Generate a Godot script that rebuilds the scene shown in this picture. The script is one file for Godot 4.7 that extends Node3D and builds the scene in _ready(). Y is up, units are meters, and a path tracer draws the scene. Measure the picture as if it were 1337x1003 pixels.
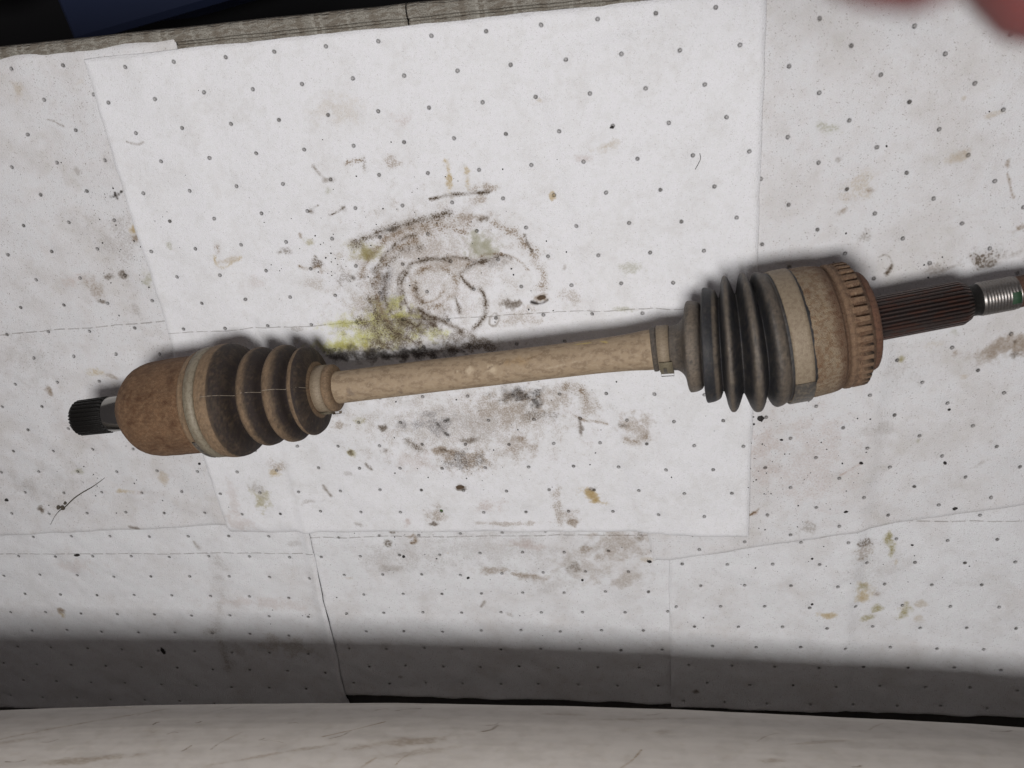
extends Node3D
# A worn drive axle lying on white absorbent pads that cover a workbench, seen from above.

const PAD_T := 0.0030
const PAD_STEP := 0.0031
const BENCH_Y := -0.0090

var noise_soft: PackedByteArray
var noise_fine: PackedByteArray
var fn := FastNoiseLite.new()
var rng := RandomNumberGenerator.new()
var pads: Array = []
var used := {}


func _ready() -> void:
	rng.seed = 7
	# --- camera
	var cam := Camera3D.new()
	cam.name = "camera"
	cam.transform = Transform3D(Basis(Vector3(0.985411, -0.140459, 0.096103), Vector3(0.025059, -0.438783, -0.898244), Vector3(0.168335, 0.887548, -0.428862)).orthonormalized(), Vector3(0.10789, 0.56887, -0.27488))
	var lens := CameraAttributesPhysical.new()
	lens.frustum_focal_length = 12.0 / tan(deg_to_rad(49.8158 / 2.0))
	lens.frustum_near = 0.01
	lens.frustum_far = 30.0
	lens.frustum_focus_distance = 0.66
	lens.exposure_aperture = 13.0
	cam.attributes = lens
	cam.fov = 49.8158
	cam.near = 0.01
	cam.far = 30.0
	add_child(cam)
	cam.current = true
	# --- air, light, exposure
	var env := Environment.new()
	env.background_mode = Environment.BG_COLOR
	env.background_color = Color(1.0, 0.965, 0.985)
	env.background_energy_multiplier = 0.085
	env.tonemap_mode = Environment.TONE_MAPPER_LINEAR
	env.tonemap_exposure = 1.0
	env.sdfgi_enabled = true
	env.ssao_enabled = true
	env.ssil_enabled = true
	var we := WorldEnvironment.new()
	we.name = "air"
	we.environment = env
	add_child(we)
	var lamp := AreaLight3D.new()
	lamp.name = "work_light"
	lamp.area_size = Vector2(0.34, 0.27)
	lamp.area_normalize_energy = true
	lamp.area_range = 6.0
	lamp.light_energy = 1.21
	lamp.light_color = Color(1.0, 0.992, 0.992)
	lamp.shadow_enabled = true
	lamp.position = Vector3(0.03, 1.2, -0.21)
	lamp.rotation_degrees = Vector3(-90, 0, 0)
	add_child(lamp)

	var added_fill := AreaLight3D.new()  # added weak fill from the near side, brightens the pads shaded by the ledge
	added_fill.name = "added_fill_light"
	added_fill.area_size = Vector2(0.9, 0.6)
	added_fill.area_normalize_energy = true
	added_fill.area_range = 8.0
	added_fill.light_energy = 0.15
	added_fill.light_color = Color(1.0, 0.96, 0.97)
	added_fill.shadow_enabled = true
	add_child(added_fill)
	added_fill.look_at_from_position(Vector3(0.2, 1.5, -1.9), Vector3(0.0, 0.0, 0.2), Vector3.UP)

	make_noise()
	build_bench()
	build_floor_things()
	build_pads()
	build_ledge()
	build_axle()
	build_litter()
	build_person()


# ------------------------------------------------------------------ helpers
func numbered(called: String) -> String:
	if not used.has(called):
		used[called] = 0
		return called
	used[called] += 1
	return "%s_%03d" % [called, used[called]]


func thing(called: String, label: String, category: String, at := Vector3.ZERO, group := "") -> Node3D:
	var o := Node3D.new()
	o.name = numbered(called)
	o.position = at
	add_child(o, true)
	describe(o, label, category, group)
	return o


func describe(o: Node, label: String, category: String, group := "") -> void:
	o.set_meta("label", label)
	o.set_meta("category", category)
	if group:
		o.set_meta("group", group)


func part(called: String, mesh: Mesh, mat: Material, parent: Node, at := Vector3.ZERO) -> MeshInstance3D:
	var o := MeshInstance3D.new()
	o.name = numbered(called) if parent == self else called
	o.mesh = mesh
	o.material_override = mat
	o.position = at
	parent.add_child(o, true)
	return o


func lin(r: float, g: float, b: float) -> Color:
	return Color(r, g, b).linear_to_srgb()


func plain(c: Color, rough := 0.8, metal := 0.0) -> StandardMaterial3D:
	var m := StandardMaterial3D.new()
	m.albedo_color = c.linear_to_srgb()
	m.roughness = rough
	m.metallic = metal
	return m


func make_noise() -> void:
	fn.seed = 11
	fn.noise_type = FastNoiseLite.TYPE_SIMPLEX_SMOOTH
	fn.frequency = 1.0
	var n := FastNoiseLite.new()
	n.seed = 3
	n.noise_type = FastNoiseLite.TYPE_SIMPLEX_SMOOTH
	n.frequency = 0.022
	n.fractal_type = FastNoiseLite.FRACTAL_FBM
	n.fractal_octaves = 4
	noise_soft = n.get_seamless_image(512, 512).get_data()
	n.seed = 5
	n.frequency = 0.16
	n.fractal_octaves = 2
	noise_fine = n.get_seamless_image(512, 512).get_data()


func soft(x: int, y: int) -> float:
	return noise_soft[((y & 511) << 9) | (x & 511)] / 255.0


func fine(x: int, y: int) -> float:
	return noise_fine[((y & 511) << 9) | (x & 511)] / 255.0


# A seamless mottled texture: the linear base colour, then layers [colour, threshold, softness, strength, octave offset].
func mottled(size: int, base: Color, layers: Array, seed_at: int) -> ImageTexture:
	var img := Image.create(size, size, false, Image.FORMAT_RGB8)
	var k := 512 / size
	for y in size:
		for x in size:
			var c := base
			var j := 0
			for l in layers:
				var ox: int = seed_at * 37 + j * 131
				var v: float
				if l[4] == 0:
					v = soft(x * k + ox, y * k + ox * 3)
				elif l[4] == 1:
					v = fine(x * k + ox, y * k + ox * 3)
				else:
					v = 0.55 * soft(x * k + ox, y * k + ox * 3) + 0.45 * fine(x * k + ox * 5, y * k + ox)
				var a: float = smoothstep(l[1], l[1] + l[2], v) * l[3]
				c = c.lerp(l[0], a)
				j += 1
			img.set_pixel(x, y, c.linear_to_srgb())
	return ImageTexture.create_from_image(img)


func bump_tex(frequency: float, seed_at: int, octaves := 3) -> ImageTexture:
	var n := FastNoiseLite.new()
	n.seed = seed_at
	n.frequency = frequency
	n.fractal_octaves = octaves
	return ImageTexture.create_from_image(n.get_seamless_image(512, 512))


func skin_mat(tex: Texture2D, rough: float, metal: float, bump: Texture2D, depth_cm: float, scale := Vector3.ONE) -> StandardMaterial3D:
	var m := StandardMaterial3D.new()
	m.albedo_texture = tex
	m.roughness = rough
	m.metallic = metal
	m.uv1_scale = scale
	if bump:
		m.heightmap_enabled = true
		m.heightmap_texture = bump
		m.heightmap_scale = depth_cm
	return m


func box_mesh(lo: Vector3, hi: Vector3, bevel := 0.0) -> ArrayMesh:
	# a box with chamfered edges, flat shaded
	var st := SurfaceTool.new()
	st.begin(Mesh.PRIMITIVE_TRIANGLES)
	var b := bevel
	var c := (lo + hi) * 0.5
	var rows := []
	var prof := [[lo.y, b], [lo.y + b, 0.0], [hi.y - b, 0.0], [hi.y, b]]
	for p in prof:
		var i: float = p[1]
		var e := b
		var y: float = p[0]
		rows.append([
			Vector3(lo.x + i + (b - i), y, lo.z + i), Vector3(hi.x - i - (b - i), y, lo.z + i), Vector3(hi.x - i, y, lo.z + i + (b - i)), Vector3(hi.x - i, y, hi.z - i - (b - i)),
			Vector3(hi.x - i - (b - i), y, hi.z - i), Vector3(lo.x + i + (b - i), y, hi.z - i), Vector3(lo.x + i, y, hi.z - i - (b - i)), Vector3(lo.x + i, y, lo.z + i + (b - i))])
	for r in 3:
		for k in 8:
			quad(st, rows[r][k], rows[r][(k + 1) % 8], rows[r + 1][(k + 1) % 8], rows[r + 1][k])
	for k in range(1, 7):
		tri(st, rows[3][0], rows[3][k], rows[3][k + 1])
		tri(st, rows[0][0], rows[0][k + 1], rows[0][k])
	st.generate_normals()
	return st.commit()


func tri(st: SurfaceTool, a: Vector3, b: Vector3, c: Vector3) -> void:
	for v in [a, b, c]:
		st.set_smooth_group(-1)
		st.set_uv(Vector2(v.x + v.y * 0.3, v.z + v.y))
		st.add_vertex(v)


func quad(st: SurfaceTool, a: Vector3, b: Vector3, c: Vector3, d: Vector3) -> void:
	tri(st, a, b, c)
	tri(st, a, c, d)


func tube(points: Array, radii: Array, sides := 8) -> ArrayMesh:
	var st := SurfaceTool.new()
	st.begin(Mesh.PRIMITIVE_TRIANGLES)
	var n := points.size()
	for i in n:
		var d: Vector3 = (points[mini(i + 1, n - 1)] - points[maxi(i - 1, 0)]).normalized()
		var u := d.cross(Vector3.UP if absf(d.y) < 0.9 else Vector3.RIGHT).normalized()
		var v := u.cross(d)
		for k in sides:
			var a := TAU * k / sides
			st.set_uv(Vector2(float(k) / sides, float(i) / n))
			st.add_vertex(points[i] + (u * cos(a) + v * sin(a)) * radii[i])
	for i in n - 1:
		for k in sides:
			var a := i * sides + k
			var b := i * sides + (k + 1) % sides
			for q in [a, b, b + sides, a, b + sides, a + sides]:
				st.add_index(q)
	for e in [0, n - 1]:
		for k in range(1, sides - 1):
			for q in [e * sides, e * sides + k, e * sides + k + 1]:
				st.add_index(q)
	st.generate_normals()
	return st.commit()


func smooth_path(pts: Array, per: int) -> Array:
	var out := []
	var n := pts.size()
	for i in n - 1:
		for k in per:
			out.append(pts[i].cubic_interpolate(pts[i + 1], pts[maxi(i - 1, 0)], pts[mini(i + 2, n - 1)], float(k) / per))
	out.append(pts[n - 1])
	return out


# ------------------------------------------------------------------ bench, floor
func build_bench() -> void:
	var bench := thing("workbench", "grey workbench under the white pads, its worn painted rim showing at the top", "workbench", Vector3(0, BENCH_Y, 0))
	var grey := mottled(512, Color(0.235, 0.220, 0.185), [[Color(0.36, 0.345, 0.30), 0.54, 0.12, 0.7, 2], [Color(0.085, 0.065, 0.048), 0.60, 0.1, 0.8, 1], [Color(0.13, 0.105, 0.078), 0.50, 0.14, 0.7, 0]], 4)
	var m := skin_mat(grey, 0.75, 0.0, bump_tex(0.03, 8), 0.12, Vector3(9, 22, 1))
	part("bench_top", box_mesh(Vector3(-1.1, -0.04, -0.256), Vector3(1.1, 0.0, 0.42), 0.002), plain(Color(0.045, 0.042, 0.038), 0.8), bench)
	# the rim: two lengths that meet at a joint, a raised outer bead and a groove inside it
	for seg in [[-1.1, -0.0448], [-0.0438, 1.1]]:
		var st := SurfaceTool.new()
		st.begin(Mesh.PRIMITIVE_TRIANGLES)
		var prof := [Vector2(-0.2555, -0.001), Vector2(-0.2600, 0.0022), Vector2(-0.2622, 0.0025), Vector2(-0.2628, 0.0008), Vector2(-0.2640, 0.0008), Vector2(-0.2648, 0.0034), Vector2(-0.2690, 0.0040), Vector2(-0.2712, 0.0036), Vector2(-0.2728, 0.0018), Vector2(-0.2733, -0.002), Vector2(-0.2733, -0.040)]
		var n := 160
		for i in n:
			var xa: float = lerpf(seg[0], seg[1], float(i) / n)
			var xb: float = lerpf(seg[0], seg[1], float(i + 1) / n)
			var run := 0.0
			for k in prof.size() - 1:
				var a: Vector2 = prof[k]
				var b: Vector2 = prof[k + 1]
				var l := a.distance_to(b)
				var vs := []
				for q in [[xa, a, run], [xb, a, run], [xb, b, run + l], [xa, b, run + l]]:
					var x: float = q[0]
					var p: Vector2 = q[1]
					var w := fn.get_noise_2d(x * 22.0, p.x * 160.0) * 0.0005 + fn.get_noise_2d(x * 160.0, p.x * 260.0) * 0.0002
					vs.append([Vector3(x, p.y + w, p.x + w * 1.2), Vector2(x, q[2])])
				for o in [0, 2, 1, 0, 3, 2]:
					st.set_smooth_group(k)
					st.set_uv(vs[o][1])
					st.add_vertex(vs[o][0])
		# end caps
		for e in [0, 1]:
			var x: float = seg[e]
			for k in range(1, prof.size() - 1):
				for q in [0, k, k + 1] if e == 0 else [0, k + 1, k]:
					st.set_smooth_group(-1)
					st.set_uv(Vector2(x, prof[q].x))
					st.add_vertex(Vector3(x, prof[q].y, prof[q].x))
		st.generate_normals()
		part("rim_strip", st.commit(), m, bench)


func build_floor_things() -> void:
	var st := PlaneMesh.new()
	st.size = Vector2(5, 5)
	var fl := part("floor", st, plain(Color(0.012, 0.012, 0.013), 0.85), self, Vector3(0, -0.86, 0))
	fl.set_meta("kind", "structure")
	# dim things on the floor beyond the bench's edge
	var tote := thing("storage_tote", "dark blue tote on the floor beyond the bench rim, barely lit", "tote", Vector3(-0.52, -0.86, -0.47))
	tote.rotation_degrees.y = 8.0
	var blue := plain(Color(0.014, 0.026, 0.075), 0.6)
	part("tote_body", box_mesh(Vector3(-0.145, 0.0, -0.17), Vector3(0.145, 0.29, 0.17), 0.012), blue, tote)
	part("tote_lid", box_mesh(Vector3(-0.16, 0.291, -0.185), Vector3(0.16, 0.32, 0.185), 0.008), blue, tote)
	var pail := thing("bucket", "dark grey bucket on the floor beside the blue tote, mostly in the dark", "bucket", Vector3(-0.83, -0.86, -0.45))
	var grey := plain(Color(0.055, 0.050, 0.046), 0.7)
	part("bucket_body", ring_solid([Vector2(0.0, 0.0), Vector2(0.10, 0.0), Vector2(0.125, 0.30), Vector2(0.121, 0.30), Vector2(0.097, 0.006), Vector2(0.0, 0.006)], 48), grey, pail)
	part("bucket_rim", ring_solid([Vector2(0.1255, 0.292), Vector2(0.134, 0.292), Vector2(0.134, 0.304), Vector2(0.121, 0.304), Vector2(0.121, 0.3005), Vector2(0.1255, 0.3005)], 48), grey, pail)


func ring_solid(prof: Array, segs: int) -> ArrayMesh:
	var st := SurfaceTool.new()
	st.begin(Mesh.PRIMITIVE_TRIANGLES)
	for k in prof.size() - 1:
		for i in segs:
			var a := TAU * i / segs
			var b := TAU * (i + 1) / segs
			var p: Vector2 = prof[k]
			var q: Vector2 = prof[k + 1]
			var vs := [Vector3(p.x * cos(a), p.y, p.x * sin(a)), Vector3(p.x * cos(b), p.y, p.x * sin(b)), Vector3(q.x * cos(b), q.y, q.x * sin(b)), Vector3(q.x * cos(a), q.y, q.x * sin(a))]
			for o in [0, 1, 2, 0, 2, 3]:
				st.set_smooth_group(k)
				st.set_uv(Vector2(float(i) / segs, p.y))
				st.add_vertex(vs[o])
	st.generate_normals()
	return st.commit()


# ------------------------------------------------------------------ pads
# quad corners TL TR BR BL in x, z; dots: origin, step along a row, step to the next row
func pad_def(called: String, label: String, corners: Array, origin: Vector2, row: Vector2, down: Vector2, perf: Array, width_px: int) -> Dictionary:
	var d := {"name": called, "label": label, "c": corners, "o": origin, "a": row, "b": down, "perf": perf, "w": width_px, "h": int(width_px * 0.89), "stains": [], "strokes": [], "grime": 1.0}
	pads.append(d)
	return d


func to_uv(d: Dictionary, p: Vector2) -> Vector2:
	var c: Array = d.c
	var uv := Vector2(0.5, 0.5)
	for i in 4:
		var top: Vector2 = c[0].lerp(c[1], uv.x)
		var bot: Vector2 = c[3].lerp(c[2], uv.x)
		var e := p - top.lerp(bot, uv.y)
		var du: Vector2 = (c[1] - c[0]).lerp(c[2] - c[3], uv.y)
		var dv := bot - top
		var det := du.x * dv.y - du.y * dv.x
		uv += Vector2(e.x * dv.y - e.y * dv.x, du.x * e.y - du.y * e.x) / det
	return uv


# how far inside the pad a point lies, in metres (negative outside)
func inside(d: Dictionary, p: Vector2) -> float:
	var best := 1e9
	var c: Array = d.c
	for k in 4:
		var a: Vector2 = c[k]
		var e: Vector2 = (c[(k + 1) % 4] - a).normalized()
		var r := p - a
		best = minf(best, e.x * r.y - e.y * r.x)
	return best


func pad_height(i: int, p: Vector2) -> float:
	var h := BENCH_Y + PAD_T
	for j in i:
		h += PAD_STEP * smoothstep(-0.011, 0.001, inside(pads[j], p))
	h += fn.get_noise_2d(p.x * 11.0, p.y * 11.0) * 0.0013 + fn.get_noise_2d(p.x * 30.0 + 9.0, p.y * 34.0) * 0.0008 + fn.get_noise_2d(p.x * 18.0 - p.y * 26.0, p.x * 9.0 + p.y * 5.0) * 0.0009 + 0.0006
	return h


func build_pads() -> void:
	var p5 := pad_def("absorbent_pad", "white pad at the far end, between the left far pad and the right far pad", [Vector2(-0.1950, -0.0580), Vector2(0.2700, -0.0660), Vector2(0.2620, 0.3365), Vector2(-0.2046, 0.3435)], Vector2(-0.1079, 0.2353), Vector2(0.03718, -0.00130), Vector2(-0.00251, 0.02206), [Vector2(-0.1616, 0.1499), Vector2(0.0552, 0.1465)], 1216)
	p5.stains = [
		[0.0342, 0.1814, 0.0066, 0.0074, 0.00, Color(0.075, 0.054, 0.036), 0.70, 0.35],
		[0.0467, 0.1609, 0.0052, 0.0040, 0.00, Color(0.170, 0.115, 0.070), 0.60, 0.50],
		[-0.0080, 0.1905, 0.0170, 0.0042, 0.10, Color(0.170, 0.115, 0.070), 0.65, 0.45],
		[-0.0382, 0.1851, 0.0165, 0.0042, 0.00, Color(0.170, 0.115, 0.070), 0.50, 0.50],
		[-0.1300, 0.1850, 0.0187, 0.0044, 0.00, Color(0.300, 0.270, 0.240), 0.50, 0.50],
		[-0.0064, 0.1574, 0.0200, 0.0065, 0.09, Color(0.450, 0.360, 0.320), 0.60, 0.30],
		[0.0579, 0.1696, 0.0039, 0.0040, 0.00, Color(0.170, 0.115, 0.070), 0.50, 0.40],
		[0.0779, 0.1534, 0.0242, 0.0205, 0.00, Color(0.170, 0.115, 0.070), 0.45, 0.35],
		[0.0941, 0.1431, 0.0050, 0.0093, 0.00, Color(0.075, 0.054, 0.036), 0.50, 0.60],
		[0.0436, 0.1796, 0.0264, 0.0165, 0.26, Color(0.170, 0.115, 0.070), 0.30, 0.40],
		[-0.1725, 0.1961, 0.0074, 0.0027, 0.00, Color(0.420, 0.340, 0.240), 0.70, 0.30],
		[-0.1274, 0.1570, 0.0042, 0.0042, 0.00, Color(0.075, 0.054, 0.036), 0.70, 0.70],
		[-0.1231, 0.1438, 0.0049, 0.0025, 0.00, Color(0.075, 0.054, 0.036), 0.80, 0.40],
		[0.0823, 0.1913, 0.0195, 0.0083, -0.35, Color(0.170, 0.115, 0.070), 0.35, 0.40],
		[0.0156, 0.1993, 0.0189, 0.0102, 0.00, Color(0.300, 0.270, 0.240), 0.30, 0.40],
		[-0.0275, 0.2350, 0.0056, 0.0027, 0.70, Color(0.300, 0.270, 0.240), 0.60, 0.50],
		[0.1009, 0.1706, 0.0057, 0.0040, 0.00, Color(0.420, 0.340, 0.240), 0.60, 0.30],
		[-0.1196, 0.1737, 0.0426, 0.0172, 0.00, Color(0.300, 0.270, 0.240), 0.25, 0.85],
		[-0.1426, 0.3167, 0.0039, 0.0025, 0.00, Color(0.075, 0.054, 0.036), 0.50, 0.40],
		[-0.0348, 0.1602, 0.0811, 0.0247, 0.00, Color(0.300, 0.270, 0.240), 0.25, 0.70]]
	p5.grime = 1.3
	p5.strokes = [
		[[Vector2(-0.1073, 0.1494), Vector2(-0.1022, 0.1478), Vector2(-0.1017, 0.1535), Vector2(-0.1068, 0.1552)], 0.0023, Color(0.170, 0.115, 0.070), 0.80, 0.30],
		[[Vector2(-0.0519, 0.2260), Vector2(-0.0484, 0.2206)], 0.0020, Color(0.300, 0.270, 0.240), 0.80, 0.20]]
	var p4 := pad_def("absorbent_pad", "far left white pad with tidy dimple rows and a shaded far end", [Vector2(-0.6900, -0.0200), Vector2(-0.1970, -0.0300), Vector2(-0.2030, 0.3760), Vector2(-0.7000, 0.3850)], Vector2(-0.4515, 0.1987), Vector2(0.04030, -0.00042), Vector2(-0.00561, 0.02354), [Vector2(-0.5212, 0.1729), Vector2(-0.2065, 0.1681)], 1216)
	p4.stains = [
		[-0.4856, 0.2475, 0.0035, 0.0053, 0.00, Color(0.360, 0.240, 0.090), 0.85, 0.30],
		[-0.4846, 0.2425, 0.0043, 0.0032, 0.00, Color(0.170, 0.115, 0.070), 0.80, 0.30],
		[-0.2632, 0.2279, 0.0547, 0.0077, 0.00, Color(0.450, 0.360, 0.320), 0.35, 0.40],
		[-0.2531, 0.2819, 0.0280, 0.0142, 0.00, Color(0.170, 0.115, 0.070), 0.30, 0.50],
		[-0.3030, 0.2888, 0.0099, 0.0083, 0.00, Color(0.300, 0.270, 0.240), 0.40, 0.50],
		[-0.4435, 0.1874, 0.0207, 0.0098, 0.00, Color(0.450, 0.360, 0.320), 0.30, 0.40],
		[-0.2174, 0.1580, 0.0074, 0.0035, 0.00, Color(0.300, 0.270, 0.240), 0.30, 0.40],
		[-0.2625, 0.3590, 0.0050, 0.0022, 0.00, Color(0.075, 0.054, 0.036), 0.30, 0.50]]
	p4.strokes = [
		[[Vector2(-0.2947, 0.1762), Vector2(-0.3008, 0.2077), Vector2(-0.3115, 0.2358), Vector2(-0.3253, 0.2748)], 0.0101, Color(0.300, 0.270, 0.240), 0.25, 0.50],
		[[Vector2(-0.3292, 0.2651), Vector2(-0.3225, 0.2826), Vector2(-0.3207, 0.3128)], 0.0074, Color(0.300, 0.270, 0.240), 0.50, 0.50],
		[[Vector2(-0.3160, 0.1564), Vector2(-0.3123, 0.1650)], 0.0025, Color(0.300, 0.270, 0.240), 0.50, 0.30]]
	var p6 := pad_def("absorbent_pad", "far right white pad with a cluster of ochre stains", [Vector2(0.1180, -0.0750), Vector2(0.5850, -0.0750), Vector2(0.5850, 0.3380), Vector2(0.1172, 0.3395)], Vector2(0.2014, 0.1729), Vector2(0.03700, -0.00039), Vector2(-0.00252, 0.02246), [Vector2(0.3217, 0.1313), Vector2(0.3845, 0.1310)], 1216)
	p6.stains = [
		[0.2721, 0.1515, 0.0069, 0.0045, 0.00, Color(0.075, 0.054, 0.036), 0.65, 0.80],
		[0.2709, 0.1583, 0.0081, 0.0091, 0.00, Color(0.170, 0.115, 0.070), 0.35, 0.80],
		[0.2692, 0.1659, 0.0070, 0.0046, 0.00, Color(0.170, 0.115, 0.070), 0.50, 0.60],
		[0.2897, 0.1491, 0.0029, 0.0067, 0.00, Color(0.240, 0.200, 0.075), 0.85, 0.40],
		[0.2931, 0.1603, 0.0029, 0.0076, 0.00, Color(0.240, 0.200, 0.075), 0.85, 0.45],
		[0.2972, 0.1732, 0.0017, 0.0038, 0.00, Color(0.360, 0.240, 0.090), 0.50, 0.40],
		[0.2751, 0.2018, 0.0077, 0.0096, 0.00, Color(0.360, 0.240, 0.090), 0.75, 0.20],
		[0.2757, 0.1954, 0.0047, 0.0048, 0.00, Color(0.240, 0.200, 0.075), 0.60, 0.40],
		[0.2860, 0.2040, 0.0047, 0.0032, 0.00, Color(0.170, 0.115, 0.070), 0.50, 0.50],
		[0.2874, 0.2201, 0.0048, 0.0041, 0.00, Color(0.240, 0.200, 0.075), 0.70, 0.40],
		[0.2810, 0.2302, 0.0048, 0.0033, -0.44, Color(0.240, 0.200, 0.075), 0.60, 0.40],
		[0.3086, 0.2236, 0.0053, 0.0065, 0.00, Color(0.240, 0.200, 0.075), 0.90, 0.35],
		[0.3101, 0.2146, 0.0029, 0.0049, 0.00, Color(0.240, 0.200, 0.075), 0.60, 0.40],
		[0.3201, 0.2144, 0.0053, 0.0040, 0.00, Color(0.420, 0.340, 0.240), 0.60, 0.30],
		[0.3215, 0.2273, 0.0041, 0.0049, 0.00, Color(0.420, 0.340, 0.240), 0.50, 0.30],
		[0.2496, 0.2253, 0.0080, 0.0033, 0.00, Color(0.360, 0.240, 0.090), 0.70, 0.20],
		[0.1380, 0.3183, 0.0048, 0.0028, -0.61, Color(0.075, 0.054, 0.036), 0.70, 0.30],
		[0.2856, 0.1796, 0.0234, 0.0233, 0.00, Color(0.300, 0.270, 0.240), 0.20, 0.70]]
	p6.grime = 1.2
	var p3 := pad_def("absorbent_pad", "right white pad under the splined axle end, peppered with black specks", [Vector2(0.0450, -0.2270), Vector2(0.4930, -0.3175), Vector2(0.5524, 0.0796), Vector2(0.1045, 0.1705)], Vector2(0.2352, -0.1790), Vector2(0.03618, -0.00822), Vector2(0.00108, 0.02217), [], 1216)
	p3.stains = [
		[0.2459, -0.1362, 0.0124, 0.0111, 0.00, Color(0.420, 0.340, 0.240), 0.45, 0.60],
		[0.2519, -0.1328, 0.0038, 0.0020, 0.00, Color(0.170, 0.115, 0.070), 0.50, 0.50],
		[0.2233, -0.1753, 0.0066, 0.0043, 0.52, Color(0.300, 0.290, 0.200), 0.50, 0.70],
		[0.3049, -0.1513, 0.0064, 0.0039, 0.00, Color(0.420, 0.340, 0.240), 0.60, 0.30],
		[0.3344, -0.1426, 0.0023, 0.0044, 0.00, Color(0.170, 0.115, 0.070), 0.80, 0.30],
		[0.3465, -0.1012, 0.0042, 0.0036, 0.00, Color(0.170, 0.115, 0.070), 0.85, 0.30],
		[0.2512, -0.1014, 0.0044, 0.0064, 0.00, Color(0.300, 0.270, 0.240), 0.60, 0.80],
		[0.2309, -0.1536, 0.0019, 0.0025, 0.00, Color(0.300, 0.270, 0.240), 0.70, 0.40],
		[0.2361, -0.1206, 0.0039, 0.0021, -0.35, Color(0.170, 0.115, 0.070), 0.50, 0.60],
		[0.3208, -0.1754, 0.0089, 0.0019, 0.00, Color(0.420, 0.340, 0.240), 0.50, 0.30],
		[0.3026, -0.1868, 0.0022, 0.0018, 0.00, Color(0.420, 0.340, 0.240), 0.50, 0.20],
		[0.3274, -0.0830, 0.0105, 0.0075, 0.00, Color(0.075, 0.054, 0.036), 0.85, 0.75],
		[0.3344, -0.0795, 0.0066, 0.0043, 0.00, Color(0.075, 0.054, 0.036), 0.70, 0.60],
		[0.3478, -0.0841, 0.0047, 0.0021, -0.26, Color(0.300, 0.270, 0.240), 0.50, 0.60],
		[0.2976, -0.0776, 0.0068, 0.0055, 0.00, Color(0.300, 0.270, 0.240), 0.60, 0.80],
		[0.2824, -0.0106, 0.0031, 0.0027, -0.61, Color(0.240, 0.200, 0.075), 0.85, 0.20],
		[0.3153, -0.0312, 0.0035, 0.0041, 0.00, Color(0.300, 0.290, 0.200), 0.60, 0.40],
		[0.3183, -0.0154, 0.0045, 0.0042, 0.00, Color(0.170, 0.115, 0.070), 0.50, 0.50],
		[0.3541, -0.0170, 0.0187, 0.0088, 0.00, Color(0.170, 0.115, 0.070), 0.75, 0.15],
		[0.3570, -0.0111, 0.0044, 0.0036, 0.00, Color(0.075, 0.054, 0.036), 0.70, 0.30],
		[0.3392, -0.0117, 0.0149, 0.0054, 0.00, Color(0.170, 0.115, 0.070), 0.40, 0.40],
		[0.3264, 0.0052, 0.0051, 0.0037, 0.00, Color(0.420, 0.340, 0.240), 0.50, 0.40],
		[0.3056, -0.0211, 0.0126, 0.0047, 0.00, Color(0.420, 0.340, 0.240), 0.30, 0.50],
		[0.3560, -0.0210, 0.0020, 0.0023, 0.00, Color(0.075, 0.054, 0.036), 0.80, 0.10],
		[0.2260, 0.0706, 0.0336, 0.0479, 0.00, Color(0.450, 0.360, 0.320), 0.30, 0.75],
		[0.1889, 0.0599, 0.0142, 0.0340, 0.00, Color(0.450, 0.360, 0.320), 0.40, 0.70],
		[0.2255, 0.1332, 0.0094, 0.0067, 0.00, Color(0.300, 0.270, 0.240), 0.60, 0.70],
		[0.2389, 0.1421, 0.0047, 0.0022, 0.00, Color(0.300, 0.270, 0.240), 0.60, 0.50],
		[0.1850, 0.1200, 0.0030, 0.0022, 0.00, Color(0.450, 0.360, 0.320), 0.90, 0.40],
		[0.3473, 0.0773, 0.0042, 0.0020, -0.52, Color(0.300, 0.270, 0.240), 0.50, 0.40],
		[0.3014, 0.0569, 0.0021, 0.0033, 0.00, Color(0.300, 0.290, 0.200), 0.60, 0.40],
		[0.2735, 0.0447, 0.0161, 0.0078, 0.00, Color(0.300, 0.270, 0.240), 0.30, 0.60],
		[0.2845, -0.0052, 0.0155, 0.0182, 0.00, Color(0.300, 0.270, 0.240), 0.20, 0.70]]
	p3.grime = 1.5
	p3.strokes = [
		[[Vector2(0.3351, -0.1377), Vector2(0.3381, -0.1297), Vector2(0.3411, -0.1217)], 0.0014, Color(0.170, 0.115, 0.070), 0.60, 0.50],
		[[Vector2(0.2617, -0.0865), Vector2(0.2655, -0.0879), Vector2(0.2692, -0.0850), Vector2(0.2701, -0.0801), Vector2(0.2675, -0.0764)], 0.0011, Color(0.300, 0.270, 0.240), 0.80, 0.50],
		[[Vector2(0.2666, -0.0754), Vector2(0.2701, -0.0806)], 0.0016, Color(0.075, 0.054, 0.036), 0.80, 0.30],
		[[Vector2(0.2945, -0.0745), Vector2(0.3085, -0.0781), Vector2(0.3164, -0.0799)], 0.0013, Color(0.300, 0.270, 0.240), 0.60, 0.40],
		[[Vector2(0.1808, 0.1215), Vector2(0.1855, 0.1185), Vector2(0.1878, 0.1156)], 0.0017, Color(0.170, 0.115, 0.070), 0.80, 0.50],
		[[Vector2(0.2482, 0.0845), Vector2(0.2556, 0.0791), Vector2(0.2618, 0.0737)], 0.0013, Color(0.450, 0.360, 0.320), 0.80, 0.30]]
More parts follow.
